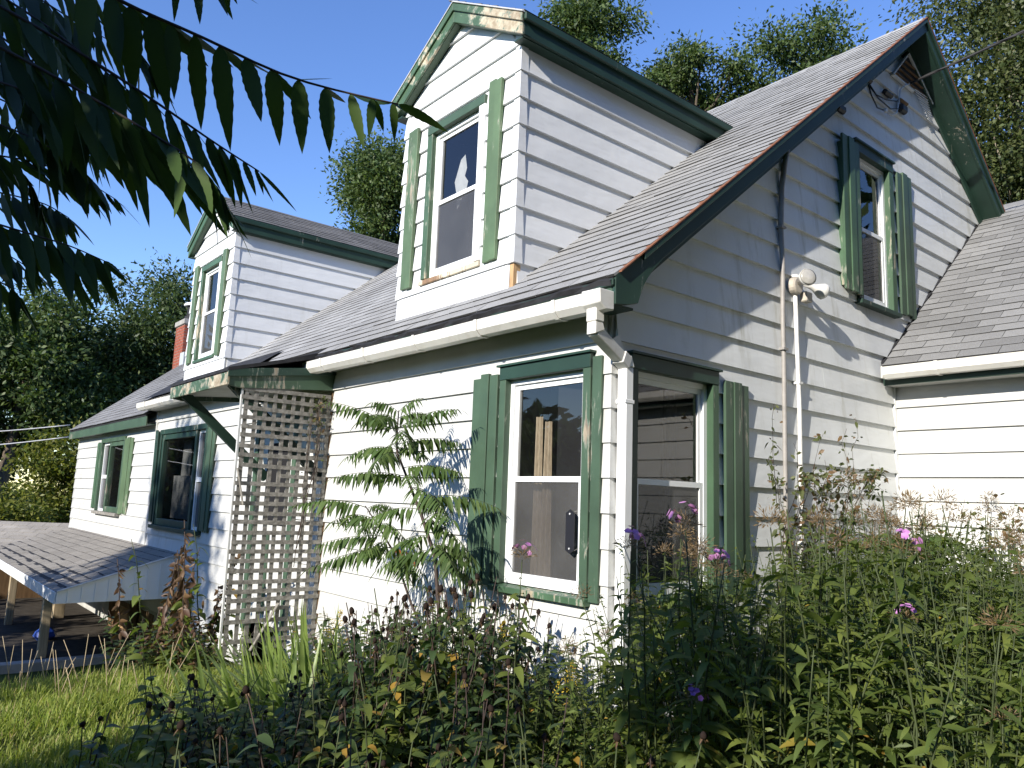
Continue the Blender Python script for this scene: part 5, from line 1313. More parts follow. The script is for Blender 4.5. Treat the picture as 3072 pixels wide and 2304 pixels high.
def cone_template(green):
    nst = rng.integers(1, 3)
    stems, VF, heads, dry = MB(), [], MB(), []
    for s in range(nst):
        h = 1.0 if s == 0 else rng.uniform(0.75, 0.95)
        st = bent_stem(h, rng.uniform(0.06, 0.22))
        stems.tube([tuple(q) for q in st], [0.0045] * 5 + [0.003, 0.0025], 5)
        n = 22
        tt = np.linspace(0.06, 0.88, n)
        a = np.arange(n) * 2.4 + rng.uniform(0, 6)
        D = np.stack([np.cos(a), np.sin(a), rng.uniform(0.05, 0.7, n)], -1)
        W = np.stack([-np.sin(a), np.cos(a), rng.normal(0, 0.3, n)], -1)
        L = (0.145 - 0.07 * tt) * rng.uniform(0.75, 1.25, n)
        V, F = leaf_arrays(at_t(st, tt), D, W, L, L * rng.uniform(0.20, 0.29, n), rng.uniform(0.3, 1.0, n), 0.18, 5, 0.72)
        VF.append((V, F))
        tp = st[-1]
        r = 0.013
        if s == 0 and rng.random() < 0.5: continue
        heads.lathe(tuple(tp), (rng.normal(0, 0.2), rng.normal(0, 0.2), 1), [(-0.008, r * 0.5), (0.0, r), (0.012, r * 0.95), (0.022, r * 0.5), (0.026, 0.0)], 8)
        nd = 7
        Dn = np.stack([rng.normal(0, 1, nd), rng.normal(0, 1, nd), np.full(nd, -0.8)], -1)
        dry.append(leaf_arrays(np.repeat(tp[None], nd, 0), Dn, rdir(nd), rng.uniform(0.015, 0.03, nd), 0.004, 0.4, 0.3, 3))
        nd = 2
        td = rng.uniform(0.25, 0.75, nd)
        Dn = np.stack([rng.normal(0, 0.5, nd), rng.normal(0, 0.5, nd), np.full(nd, -1.0)], -1)
        dry.append(leaf_arrays(at_t(st, td), Dn, rdir(nd), rng.uniform(0.04, 0.09, nd), 0.011, 0.1, 0.6, 4, 0.8, 0.0, 0.4))
    V, F = join(VF)
    if not dry: dry.append(leaf_arrays([(0, 0, 0.5)], [(0.3, 0, -1)], [(0, 1, 0)], 0.06, 0.01))
    Vd, Fd = join(dry)
    return stems.mesh('stem', MAT['stem_dark' if not green else 'stem'], True), npmesh('foliage', V, F, MAT['leaf_cone' if not green else 'leaf_phlox2'], True), ([heads.mesh('seed_head', MAT['blackhead'], True)] if heads.v else []) + [npmesh('dried_leaves', Vd, Fd, MAT['leaf_dry'], True)]
def aster_template(mat):
    VF = []
    stems = MB()
    for b in range(4):
        st = bent_stem(1.0 if b == 0 else rng.uniform(0.7, 0.95), rng.uniform(0.05, 0.3))
        stems.tube([tuple(q) for q in st], [0.003] * 5 + [0.002, 0.0012], 4)
        n = 46
        tt = rng.uniform(0.1, 0.99, n); a = rng.uniform(0, 6.28, n)
        L = rng.uniform(0.035, 0.075, n) * (1.15 - 0.5 * tt)
        VF.append(leaf_arrays(at_t(st, tt) + rng.normal(0, 0.012, (n, 3)), np.stack([np.cos(a), np.sin(a), rng.uniform(-0.3, 0.9, n)], -1), rdir(n), L, L * 0.12, 0.35, 0.2, 3))
    V, F = join(VF)
    return stems.mesh('stem', MAT['stem'], True), npmesh('foliage', V, F, MAT[mat], True), []
AT = [aster_template(('leaf_phlox', 'leaf_phlox2')[i % 2]) for i in range(4)]
PT = {'brown': [phlox_template('brown', i % 2) for i in range(5)], 'none': [phlox_template('none', i % 2) for i in range(6)], 'pink': [phlox_template('pink', i % 2) for i in range(2)], 'purple': [phlox_template('purple', 0)]}
CT = [cone_template(i % 2 == 1) for i in range(8)]
def place(name, tpl, x, y, h, label, cat, group):
    o = thing(name, label, cat, (x, y, float(ground_z(x, y)) - 0.02), group, rz=rnd.uniform(0, 6.28))
    sc = h * rnd.uniform(0.97, 1.03)
    o.scale = (0.5 + 0.5 * sc, 0.5 + 0.5 * sc, sc)
    o.rotation_euler = (rnd.gauss(0, 0.09), rnd.gauss(0, 0.09), o.rotation_euler.z)
    stem, fol, heads = tpl
    link('stem', stem, o)
    f = link('foliage', fol, o); f['kind'] = 'stuff'
    for hd in heads or []:
        q = link(hd.name.split('.')[0], hd, o)
        if hd.name.startswith(('dried', 'flower', 'petals', 'seed')): q['kind'] = 'stuff'
    return o
def where(x, y):
    row = 'front edge' if (x - 3.1) ** 2 + (y + 3.3) ** 2 < 8.5 else 'mid bed' if x > 0.75 else 'against the wall'
    sp = 'by the downspout' if y < 0.1 else 'below the lower gable window' if y < 1.1 else 'below the shutter and conduit' if y < 2.1 else 'towards the wing wall'
    return sp + ', ' + row
for i, (x, y, h) in enumerate(PHLOX):
    k = 'brown' if (i % 5 < 2 and h > 0.75) else 'none'
    lb = ('phlox stalk with a dried brown head ' if k == 'brown' else 'leafy green phlox stalk ') + where(x, y)
    place('phlox_plant', PT[k][rnd.randrange(len(PT[k]))], x, y, h, lb, 'plant', lb)
for i, (x, y, h) in enumerate(ASTER):
    lb = 'fine leaved bushy aster ' + where(x, y)
    place('aster_plant', AT[i % 4], x, y, h, lb, 'plant', lb)
for (x, y, h, kind, lab) in FLOWERS:
    place('phlox_plant', PT[kind][rnd.randrange(len(PT[kind]))], x, y, h, lab, 'flower', 'flowering phlox')
for i, (x, y, h) in enumerate(CONE):
    lb = ('tall ' if h > 0.8 else 'short ') + 'spent coneflower with broad leaves ' + ('behind the iris clump' if x < -1.6 else 'below the sumac sapling' if x < -0.9 else 'below the eave window' if x < -0.3 else 'in front of the house corner') + (', close to the wall' if y > -0.8 else ', away from the wall')
    place('coneflower', CT[rnd.randrange(8)], x, y, h, lb, 'plant', lb)
for i, (x, y, h) in enumerate(LOW):
    lb = 'dark leafy weed in the shaded foreground ' + ('left of the iris clump' if x < -0.6 else 'at the bottom centre' if x < 0.5 else 'in front of the phlox')
    place('bushy_weed', CT[rnd.randrange(8)], x, y, h, lb, 'plant', lb)
# clump of dried perennials by the lattice
def dead_template():
    st = bent_stem(1.0, 0.1)
    sm = MB().tube([tuple(q) for q in st], 0.004, 5).mesh('stem', MAT['stem_dark'], True)
    nd = 46
    td = rng.uniform(0.12, 0.95, nd)
    Dn = np.stack([rng.normal(0, 0.7, nd), rng.normal(0, 0.7, nd), rng.uniform(-1.0, 0.3, nd)], -1)
    Ld = rng.uniform(0.03, 0.09, nd)
    V, F = leaf_arrays(at_t(st, td), Dn, rdir(nd), Ld, Ld * 0.25, 0.2, 0.6, 4, 0.8, 0.0, 0.5)
    d1 = npmesh('dried_leaves', V, F, MAT['leaf_dry'], True)
    nd = 16
    td = rng.uniform(0.05, 0.5, nd); a = rng.uniform(0, 6.28, nd)
    Ld = rng.uniform(0.06, 0.13, nd)
    V, F = leaf_arrays(at_t(st, td), np.stack([np.cos(a), np.sin(a), rng.uniform(-0.4, 0.5, nd)], -1), rdir(nd), Ld, Ld * 0.3, 0.5, 0.25, 4)
    return sm, npmesh('foliage', V, F, MAT['leaf_phlox2'], True), [d1]
DT = [dead_template() for _ in range(4)]
for i in range(34):
    x, y = -4.45 + rnd.gauss(0, 0.42), -0.92 + rnd.gauss(0, 0.22)
    place('dried_perennial', DT[rnd.randrange(4)] if i % 3 else CT[1 + 2 * rnd.randrange(4)], x, y, rnd.uniform(0.95, 1.35) if i < 15 else rnd.uniform(0.4, 0.85), 'browning perennial with curled dead leaves left of the lattice', 'plant', 'perennials left of the lattice')
for i in range(26):
    o = thing('leafy_weed', 'low green weed at the foot of the lattice', 'plant', (-4.2 + rnd.gauss(0, 0.5), -0.8 + rnd.gauss(0, 0.28), -2.42), 'weeds at the lattice foot', rnd.uniform(0, 6))
    s_ = rnd.uniform(0.3, 0.55); o.scale = (0.9, 0.9, s_)
    t_ = CT[rnd.randrange(8)]
    link('stem', t_[0], o); f = link('foliage', t_[1], o); f['kind'] = 'stuff'
    if i > 17:
        o.location = (rnd.uniform(-3.3, -2.4), rnd.uniform(-0.5, -0.15), -2.2)

# goldenrod
gt = []
for i in range(2):
    st = bent_stem(1.0, 0.12)
    sm = MB().tube([tuple(q) for q in st], 0.003, 5).mesh('stem', MAT['stem'], True)
    n = 40
    tt = np.linspace(0.1, 0.9, n); a = np.arange(n) * 2.4
    V, F = leaf_arrays(at_t(st, tt), np.stack([np.cos(a), np.sin(a), rng.uniform(0.1, 0.8, n)], -1), np.stack([-np.sin(a), np.cos(a), 0 * a], -1), 0.08 * (1.1 - 0.6 * tt), 0.007, 0.4, 0.1, 3)
    fo = npmesh('foliage', V, F, MAT['leaf_phlox2'], True)
    n = 240
    k = rng.uniform(0.80, 1.02, n); a = rng.uniform(0, 6.28, n)
    r = (1.04 - k) * 0.42 * rng.uniform(0.2, 1, n)
    c = at_t(st, np.minimum(k, 0.999)) + np.stack([np.cos(a) * r, np.sin(a) * r, rng.normal(0, 0.01, n)], -1)
    V, F = leaf_arrays(c, rdir(n), rdir(n), 0.012, 0.004, 0, 0, 2)
    gt.append((sm, fo, [npmesh('flower_head', V, F, MAT['gold'])]))
for x, y, h, lb in ((-0.35, -0.55, 0.78, 'goldenrod with yellow plumes against the white wall left of the corner'), (0.35, -0.75, 0.72, 'goldenrod with yellow plumes in front of the house corner'), (1.75, -0.35, 0.45, 'small goldenrod at the lower right of the bed'), (-1.5, -0.95, 0.7, 'goldenrod among the dark coneflowers')):
    place('goldenrod', gt[rnd.randrange(2)], x, y, h, lb, 'flower', 'goldenrod')

# iris clump: every blade a part
ir = thing('iris_clump', 'sunlit clump of sword shaped green leaves in front of the lattice', 'plant', (-1.5, -1.1, -2.2))
bl = []
for i in range(6):
    L_ = 1.0
    V, F = leaf_arrays([(0, 0, 0)], [(0.25 + 0.16 * i, 0, 1)], [(0, 1, 0)], 1.0, 0.02, 0.08 + 0.13 * i, 0.25, 9, 0.45)
    bl.append(npmesh('blade', V, F, MAT['leaf_iris'], True))
for i in range(290):
    o = link('blade', bl[rnd.randrange(6)], ir)
    o.location = (rnd.gauss(0, 0.30), rnd.gauss(0, 0.22), -0.02)
    s_ = rnd.uniform(0.55, 0.92)
    o.scale = (s_, s_ * 1.2, s_)
    o.rotation_euler = (0, 0, rnd.gauss(3.9, 0.75))

# sumac fronds ------------------------------------------------------------------------
def frond(pts, n, Ll, side_a, side_b, Wl=0.13, S_=6, saw=0.0, droop=0.25, end=True, jit=0.12, fwd=(0.15, 0.45)):
    """rachis polyline; returns rachis MB, list of leaflet (V,F)"""
    pts = np.array(pts, float)
    # smooth resample
    t0 = np.linspace(0, 1, len(pts)); tt = np.linspace(0, 1, 16)
    cs = np.stack([np.interp(tt, t0, pts[:, k]) for k in range(3)], -1)
    for _ in range(3):
        cs[1:-1] = (cs[:-2] + 2 * cs[1:-1] + cs[2:]) / 4
    ln = np.linalg.norm(np.diff(cs, axis=0), axis=1).sum()
    rb = MB().tube([tuple(q) for q in cs], list(np.linspace(0.0032, 0.0012, 16) * max(0.6, ln / 0.5)), 5)
    out = []
    for i in range(n):
        t = 0.10 + 0.88 * i / (n - 1) if n > 1 else 0.5
        P = at_t(cs, t)
        T = nrm(at_t(cs, min(0.999, t + 0.05)) - at_t(cs, max(0, t - 0.05)))
        k = (0.62 + 0.5 * math.sin(math.pi * min(1, 0.15 + 0.9 * t))) * (0.75 if t > 0.9 else 1)
        for sd in (side_a, side_b):
            if sd is None: continue
            D = np.array(sd, float) + T * rng.uniform(*fwd) + rng.normal(0, jit, 3)
            W = T + rng.normal(0, jit * 1.5, 3)
            L = Ll * k * rng.uniform(0.85, 1.15)
            out.append(leaf_arrays([P], [D], [W], L, L * Wl * rng.uniform(0.85, 1.2), droop * rng.uniform(0.5, 1.6), 0.12, S_, 0.72, saw, rng.normal(0, 0.06 if S_ < 10 else 0.2)))
    if end:
        T = nrm(cs[-1] - cs[-3])
        out.append(leaf_arrays([cs[-1]], [T + np.array([0, 0, -0.2])], [np.cross(T, [0, 0, 1]) + rng.normal(0, 0.2, 3)], Ll * 0.8, Ll * 0.09, droop, 0.1, S_, 0.72, saw))
    return rb, out

# young sumac against the wall
sap = thing('sumac_sapling', 'young sumac sapling with feathery green fronds against the white wall', 'sapling', (-0.92, -0.5, -2.2))
base = np.array([-0.92, -0.5, -2.2])
main = np.array([(-0.80, -0.5, -2.2), (-0.88, -0.5, -1.7), (-1.01, -0.5, -1.13), (-1.18, -0.5, -0.89), (-1.36, -0.5, -0.67), (-1.537, -0.5, -0.46), (-1.55, -0.5, -0.30), (-1.545, -0.5, -0.17)]) - base
MB().tube([tuple(q) for q in main], [0.016, 0.014, 0.012, 0.0105, 0.009, 0.0075, 0.006, 0.004], 8).obj('stem', MAT['stem_dark'], sap, smooth=True)
br = np.array([(-0.98, -0.5, -1.7), (-1.25, -0.5, -1.45), (-1.50, -0.5, -1.14), (-1.72, -0.5, -0.98), (-1.93, -0.5, -0.84)]) - base
MB().tube([tuple(q) for q in br], [0.009, 0.008, 0.007, 0.006, 0.004], 8).obj('stem', MAT['stem_dark'], sap, smooth=True)
def add_sap(stem, t, az, ln, rise, mat='leaf_sumac', npr=11, sag=0.5):
    P = at_t(stem, t)
    d = np.array([math.cos(az), math.sin(az), 0])
    pts = [P + d * ln * s * 0.92 + np.array([0, 0, rise * ln * s - sag * ln * s * s]) for s in np.linspace(0, 1, 6)]
    side = np.cross(d, [0, 0, 1])
    rb, lf = frond(pts, int(npr * 1.45), 0.108 if ln > 0.3 else 0.085, side * 0.75 + np.array([0, 0, -0.5]), -side * 0.75 + np.array([0, 0, -0.5]), 0.092, 5, 0, 0.4)
    f = rb.obj('frond', MAT['stem'], sap, smooth=True)
    V, F = join(lf)
    q = link('leaflets', npmesh('leaflets', V, F, MAT[mat], True), f)
    q['kind'] = 'stuff'
pi = math.pi
VW = math.radians(50.2)                     # direction that reads as right in the picture
for t, az, ln, rise, sag, npr in ((0.99, VW + 0.5, 0.16, 1.2, 0.5, 6), (0.985, VW + 3.4, 0.20, 0.9, 0.6, 7), (0.94, VW + 0.2, 0.26, 0.7, 0.6, 9), (0.93, VW + pi - 0.3, 0.34, 0.55, 0.6, 11), (0.86, VW - 0.35, 0.50, 0.62, 0.35, 13), (0.85, VW + pi + 0.25, 0.52, 0.62, 0.30, 12),
                                 (0.82, VW - 1.2, 0.40, 0.4, 0.6, 11), (0.76, VW + 0.15, 0.48, 0.42, 0.35, 13), (0.73, VW + pi - 0.2, 0.40, 0.30, 0.45, 12), (0.70, VW - 1.9, 0.40, 0.3, 0.6, 12), (0.64, VW - 0.25, 0.46, 0.25, 0.30, 13), (0.60, VW + pi + 0.3, 0.52, 0.20, 0.25, 14),
                                 (0.55, VW - 0.9, 0.45, 0.1, 0.4, 12), (0.50, VW - 0.05, 0.58, 0.30, 0.35, 15), (0.46, VW + pi, 0.45, 0.2, 0.5, 12), (0.42, VW - 0.5, 0.42, 0.0, 0.5, 12), (0.36, VW + 2.6, 0.4, 0.1, 0.5, 11), (0.33, VW - 1.0, 0.4, 0.1, 0.5, 11), (0.28, VW - 0.1, 0.35, 0.0, 0.5, 10)):
    add_sap(main, t, az, ln, rise, 'leaf_sumac', npr, sag)
for t, az, ln, rise, sag, npr in ((0.98, VW + pi, 0.56, 0.35, 0.35, 14), (0.97, VW + 0.9, 0.3, 0.5, 0.5, 9), (0.85, VW + pi - 0.5, 0.42, 0.3, 0.4, 12), (0.78, VW - 0.8, 0.34, 0.3, 0.5, 10), (0.66, VW + pi + 0.1, 0.50, 0.05, 0.2, 13), (0.55, VW + pi + 0.3, 0.58, -0.05, 0.2, 15), (0.45, VW - 0.7, 0.3, 0.1, 0.5, 9)):
    add_sap(br, t, az, ln, rise, 'leaf_sumac', npr, sag)
for k_ in range(9):
    add_sap(main, rng.uniform(0.30, 0.9), rng.uniform(0, 6.28), rng.uniform(0.25, 0.42), rng.uniform(0.1, 0.5), 'leaf_sumac', 10, 0.45)
for k_ in range(6):
    add_sap(br, rng.uniform(0.4, 0.95), rng.uniform(0, 6.28), rng.uniform(0.25, 0.42), rng.uniform(0.1, 0.4), 'leaf_sumac', 10, 0.45)
add_sap(br, 0.55, VW + 0.3, 0.24, -0.05, 'leaf_red', 6, 0.3)

# big sumac whose fronds hang into the picture
su = thing('sumac_tree', 'sumac tree with long dark toothed leaflets hanging into the upper left', 'tree', (1.35, -4.55, -2.2))
sb_ = np.array([1.35, -4.55, -2.2])
MB().tube([(0, 0, 0), (0.03, 0.1, 0.9), (0.05, 0.25, 1.6), (0.12, 0.55, 2.05), (0.2, 0.9, 2.35)], [0.05, 0.045, 0.04, 0.03, 0.02], 9).obj('trunk', MAT['bark'], su, smooth=True)
for q in ([(0.05, 0.25, 1.6), (0.16, 0.7, 1.75), (0.26, 1.2, 1.85)], [(0.12, 0.55, 2.05), (0.5, 0.5, 2.5), (0.9, 0.2, 2.9), (1.1, -0.3, 3.2)], [(0.05, 0.25, 1.6), (-0.2, 0.0, 2.2), (-0.3, -0.5, 2.8)]):
    MB().tube(q, list(np.linspace(0.028, 0.012, len(q))), 7).obj('branch', MAT['bark'], su, smooth=True)
near_mesh = 0
for (nm, pts, n, Ll, mode) in FRONDS:
    P3 = np.array(pts) - sb_
    T = nrm(P3[-1] - P3[0])
    away = np.array([-0.76, 0.63, 0.0])
    if mode == 'a':
        sa, sbb = np.array([0, 0, -0.95]), away * 0.7 + np.array([0, 0, 0.12])
    elif mode == 'b':
        sa, sbb = np.array([0.1, 0.1, -0.9]), away * 0.5 + np.array([0, 0, -0.55])
    else:
        sa, sbb = np.array([0.0, 0.0, -0.8]) - away * 0.25, away * 0.35 + np.array([0, 0, -0.7])
    fw = {'a': (0.05, 0.3), 'b': (0.5, 0.9), 'c': (0.55, 1.05), 'm': (0.4, 1.0)}[mode]
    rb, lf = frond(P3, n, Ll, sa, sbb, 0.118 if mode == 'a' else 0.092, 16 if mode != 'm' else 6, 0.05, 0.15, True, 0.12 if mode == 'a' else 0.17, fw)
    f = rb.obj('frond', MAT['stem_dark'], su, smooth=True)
    if mode == 'm':
        V, F = join(lf)
        q = link('leaflets', npmesh('leaflets', V, F, MAT['leaf_sumac_mass'], True), f); q['kind'] = 'stuff'
        continue
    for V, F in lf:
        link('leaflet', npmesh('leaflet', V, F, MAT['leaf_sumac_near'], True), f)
# the rest of its crown, out of the picture towards the sun
def crown_stuff(parent, name, centres, radius, n, size, mat, flat=1.0):
    c = np.array(centres)[rng.integers(0, len(centres), n)]
    d = rdir(n) * (rng.random(n) ** 0.5)[:, None] * radius * np.array([1, 1, flat])
    L = size * rng.uniform(0.7, 1.3, n)
    V, F = leaf_arrays(c + d, rdir(n, -0.9, 0.4), rdir(n), L, L * 0.16, 0.3, 0.1, 3)
    o = link(name, npmesh(name, V, F, MAT[mat], True), parent)
    o['kind'] = 'stuff'
    return o
_fc = [np.array(q) for fr_ in FRONDS for q in fr_[1][1:]]
crown_stuff(su, 'foliage', [tuple(q - sb_ + np.array(SUN_TO) * (1.3 + 0.35 * (i % 3)) ) for i, q in enumerate(_fc) if q[0] < 1.95], 0.14, 1900, 0.11, 'leaf_sumac')

# dry stalks on the left
for i in range(34):
    x, y = rnd.uniform(-4.9, -2.9), rnd.uniform(-2.35, -1.35)
    g = float(ground_z(x, y))
    ln = rnd.uniform(0.2, 0.5)
    a = rnd.uniform(0, 6.28); le = rnd.uniform(0.1, 0.6)
    o = MB().tube([(0, 0, -0.02), (math.cos(a) * le * ln * 0.5, math.sin(a) * le * ln * 0.5, ln * 0.5), (math.cos(a) * le * ln, math.sin(a) * le * ln, ln * 0.97)], [0.0032, 0.0028, 0.002], 5).obj('dry_stalk', MAT['straw'], None, smooth=True)
    o.location = (x, y, g)
    tag(o, 'thin pale dead stalk leaning in the grass in front of the porch', 'stalk', 'dead stalks by the porch')

# vines
def vine(name, label, origin, paths, nleaf, size, mat='vine'):
    o = thing(name, label, 'vine', origin)
    P, D = [], []
    for pth in paths:
        pth = np.array(pth, float)
        t0 = np.linspace(0, 1, len(pth)); tt = np.linspace(0, 1, 14)
        cs = np.stack([np.interp(tt, t0, pth[:, k]) for k in range(3)], -1) + rng.normal(0, 0.012, (14, 3))
        MB().tube([tuple(q) for q in cs], list(np.linspace(0.0035, 0.0012, 14)), 4).obj('stem', MAT['stem_dark'], o, smooth=True)
        for k in range(nleaf):
            P.append(at_t(cs, rng.uniform(0.1, 0.999)) + rng.normal(0, 0.02, 3)); D.append(rng.normal(0, 1, 3))
    P = np.array(P); D = np.array(D)
    n = len(P)
    L = size * rng.uniform(0.5, 1.3, n)
    V, F = leaf_arrays(P, D, rdir(n), L, L * 0.27, 0.3, 0.2, 3)
    q = link('foliage', npmesh('foliage', V, F, MAT[mat], True), o); q['kind'] = 'stuff'
ps = []
for i in range(26):
    y0 = rnd.uniform(-0.3, 0.6); a = rnd.uniform(-0.5, 0.8)
    ps.append([(0.1, y0 * 0.4, 0.55), (0.12 + rnd.uniform(0, 0.15), y0, 1.2), (0.12 + rnd.uniform(0, 0.25), y0 + a * 0.5, 1.55 + rnd.uniform(0, 0.2)), (0.1 + rnd.uniform(0, 0.3), y0 + a, 1.62 + rnd.uniform(-0.1, 0.55) * (1 if abs(a) < 0.4 else 0.3))])
vine('bittersweet_vine', 'twiggy brown and green vine climbing the conduit and pipe on the gable', (0.0, 1.75, -2.2), ps, 44, 0.045)
ps = []
for i in range(7):
    ps.append([(0.03, -0.12 - 0.03 * i, 1.55 - 0.14 * i), (0.035, -0.10 - rnd.uniform(0, 0.15), 1.9), (0.03, -0.16 + rnd.uniform(-0.1, 0.12), 2.14), (0.04, -0.02 - rnd.uniform(-0.04, 0.2), 2.24)])
vine('wilted_vine', 'wilted thin vine on the upper corner of the lattice', (-3.55, 0, -2.12), ps, 13, 0.036)
ps = []
for i in range(14):
    x0 = rnd.uniform(0.0, 1.0)
    ps.append([(x0, -0.1, 0.3), (x0 + 0.1, -0.15, 0.9), (x0 + rnd.uniform(-0.1, 0.3), -0.15 + rnd.uniform(-0.2, 0.1), 1.25), (x0 + rnd.uniform(-0.1, 0.5), -0.15 + rnd.uniform(-0.2, 0.1), 1.38 + rnd.uniform(-0.1, 0.25))])
vine('bramble', 'loose reddish bramble canes in front of the white wing wall', (0.45, 3.3, -2.2), ps, 26, 0.05, 'vine')
s2 = thing('sumac_sprout', 'small sumac sprout arching in front of the wing wall corner', 'sapling', (0.55, 2.55, -2.2))
st2 = np.array([(0, 0, 0), (0, 0.02, 0.6), (0.02, 0.05, 1.25)])
MB().tube([tuple(q) for q in st2], [0.01, 0.008, 0.005], 6).obj('stem', MAT['stem_dark'], s2, smooth=True)
for az, ln, rise, sag in ((VW + 0.1, 0.55, 0.55, 0.75), (VW + pi, 0.55, 0.4, 0.5), (VW - 0.8, 0.5, 0.5, 0.7), (VW + pi + 0.7, 0.5, 0.3, 0.5), (VW - 1.6, 0.45, 0.5, 0.7), (VW + 0.6, 0.45, 0.2, 0.5)):
    d = np.array([math.cos(az), math.sin(az), 0]); side = np.cross(d, [0, 0, 1])
    pts = [st2[-1] + d * ln * s * 0.92 + np.array([0, 0, rise * ln * s - sag * ln * s * s]) for s in np.linspace(0, 1, 6)]
    rb, lf = frond(pts, 12, 0.11, side * 0.6 + np.array([0, 0, -0.6]), -side * 0.6 + np.array([0, 0, -0.6]), 0.11, 5, 0, 0.35)
    f = rb.obj('frond', MAT['stem'], s2, smooth=True)
    V, F = join(lf)
    q = link('leaflets', npmesh('leaflets', V, F, MAT['leaf_sumac'], True), f); q['kind'] = 'stuff'

# low ground cover between the stalks and the lawn
def blades(n, xr, yr, hmin, hmax, mat, name, label, keep=None, wid=0.004):
    x = rng.uniform(*xr, n); y = rng.uniform(*yr, n)
    if keep is not None:
        k = keep(x, y); x = x[k]; y = y[k]; n = len(x)
    P = np.stack([x, y, ground_z(x, y) - 0.01], -1)
    a = rng.uniform(0, 2 * np.pi, n)
    h = rng.uniform(hmin, hmax, n) * (0.7 + 0.6 * np.abs(np.sin(3.1 * x + 1.3 * y)))
    lean = rng.uniform(0.1, 0.9, n)
    d = np.stack([np.cos(a) * lean, np.sin(a) * lean, np.ones(n)], -1)
    wv = np.stack([-np.sin(a), np.cos(a), 0 * a], -1) * wid
    mid = P + d * (h * 0.55)[:, None]
    tip = P + d * h[:, None]; tip[:, 2] -= lean * h * 0.35
    V = np.stack([P - wv, P + wv, mid + wv * 0.8, mid - wv * 0.8, tip], 1).reshape(-1, 3)
    b = (np.arange(n) * 5)[:, None]
    F = np.concatenate([b + np.array([[0, 1, 2]]), b + np.array([[0, 2, 3]]), b + np.array([[3, 2, 4]])])
    o = link(name, npmesh(name, V, F, MAT[mat], False))
    o['kind'] = 'stuff'; o['label'] = label; o['category'] = 'grass'
blades(60000, (-5.4, 1.2), (-3.2, -0.1), 0.04, 0.115, 'grass', 'grass', 'unmown sunlit grass in front of the house', lambda x, y: (x - 3.1) ** 2 + (y + 3.3) ** 2 > 1.3)
blades(7000, (-6.8, -3.9), (-2.6, -0.9), 0.06, 0.17, 'grass', 'long_grass', 'longer rough grass along the slope by the porch', None)
n = 9000
x = rng.uniform(-2.6, 2.4, n); y = rng.uniform(-2.0, 3.5, n)
k = (((x > 0.1) & (y > -1.2)) | ((x < 0.3) & (y < -0.1) & (y > -1.6))) & ((x - 3.1) ** 2 + (y + 3.3) ** 2 > 1.5) & ~((x < -1.4) & (y < -0.3))
x = x[k]; y = y[k]; n = len(x)
hh = rng.uniform(0.03, 0.38, n)
L = rng.uniform(0.035, 0.075, n)
V, F = leaf_arrays(np.stack([x, y, ground_z(x, y) + hh], -1), rdir(n, -0.3, 0.6), rdir(n), L, L * 0.3, 0.3, 0.2, 3)
o = link('undergrowth', npmesh('undergrowth', V, F, MAT['leaf_phlox2'], True)); o['kind'] = 'stuff'; o['label'] = 'low leafy undergrowth between the flower stalks'; o['category'] = 'undergrowth'
# ------------------------------------------------------------------ trees
def tree(name, label, base, crown_c, rad, nleaf, size, mat, lobes=34, trunk_r=0.22, bark='bark', fork=None, group=None, lobe_r=0.30, limbs=6, wleaf=0.22):
    bx_, by_ = base
    bz = float(ground_z(bx_, by_)) - 0.1
    o = thing(name, label, 'tree', (bx_, by_, bz), group)
    c = np.array(crown_c) - np.array([bx_, by_, bz]); rad = np.array(rad, float)
    lc = rdir(lobes) * (rng.uniform(0.25, 1.0, lobes) ** 0.6)[:, None] * rad * 0.86 + c
    lr = lobe_r * rad.mean() * rng.uniform(0.6, 1.35, lobes)
    pr_ = lr ** 2 / (lr ** 2).sum()
    idx = rng.choice(lobes, nleaf, p=pr_)
    d = rdir(nleaf)
    rr = np.abs(rng.normal(0.72, 0.36, nleaf))
    P = lc[idx] + d * (lr[idx] * rr)[:, None] * np.array([1.15, 1.15, 0.72])
    D = nrm(d * 0.7 + rng.normal(0, 0.7, (nleaf, 3)) + np.array([0, 0, -0.25]))
    W = rng.normal(0, 1, (nleaf, 3)); W = nrm(W - D * (W * D).sum(-1, keepdims=True))
    # leaves tend to face the light above
    L = size * rng.uniform(0.6, 1.4, nleaf)
    N = np.cross(D, W)
    m_ = P + D * (L * 0.5)[:, None]
    V = np.stack([P, m_ + W * (L * wleaf)[:, None] + N * (L * 0.05)[:, None], P + D * L[:, None], m_ - W * (L * wleaf)[:, None] + N * (L * 0.05)[:, None]], 1).reshape(-1, 3)
    F = np.arange(nleaf * 4).reshape(-1, 4)
    q = link('crown', npmesh('crown', V, F, MAT[mat]), o); q['kind'] = 'stuff'
    top_ = c + np.array([0, 0, rad[2] * 0.55])
    mid_ = np.array([c[0] * 0.5 + rng.normal(0, 0.2), c[1] * 0.5 + rng.normal(0, 0.2), c[2] * 0.6])
    tp = [np.zeros(3), mid_ * 0.5 + rng.normal(0, 0.1, 3), mid_, c, top_]
    MB().tube([tuple(t) for t in tp], [trunk_r * 1.2, trunk_r, trunk_r * 0.8, trunk_r * 0.45, trunk_r * 0.12], 9).obj('trunk', MAT[bark], o, smooth=True)
    for k in rng.choice(lobes, min(limbs, lobes), replace=False):
        s = rng.uniform(0.35, 0.9)
        a = mid_ + (c - mid_) * s
        e = lc[k]
        md = (a + e) / 2 + np.array([0, 0, -0.1 * rad[2]]) + rng.normal(0, 0.12, 3) * rad.mean() * 0.3
        MB().tube([tuple(a), tuple(md), tuple(e)], [trunk_r * 0.36, trunk_r * 0.24, trunk_r * 0.08], 6).obj('limb', MAT[bark], o, smooth=True)
    return o
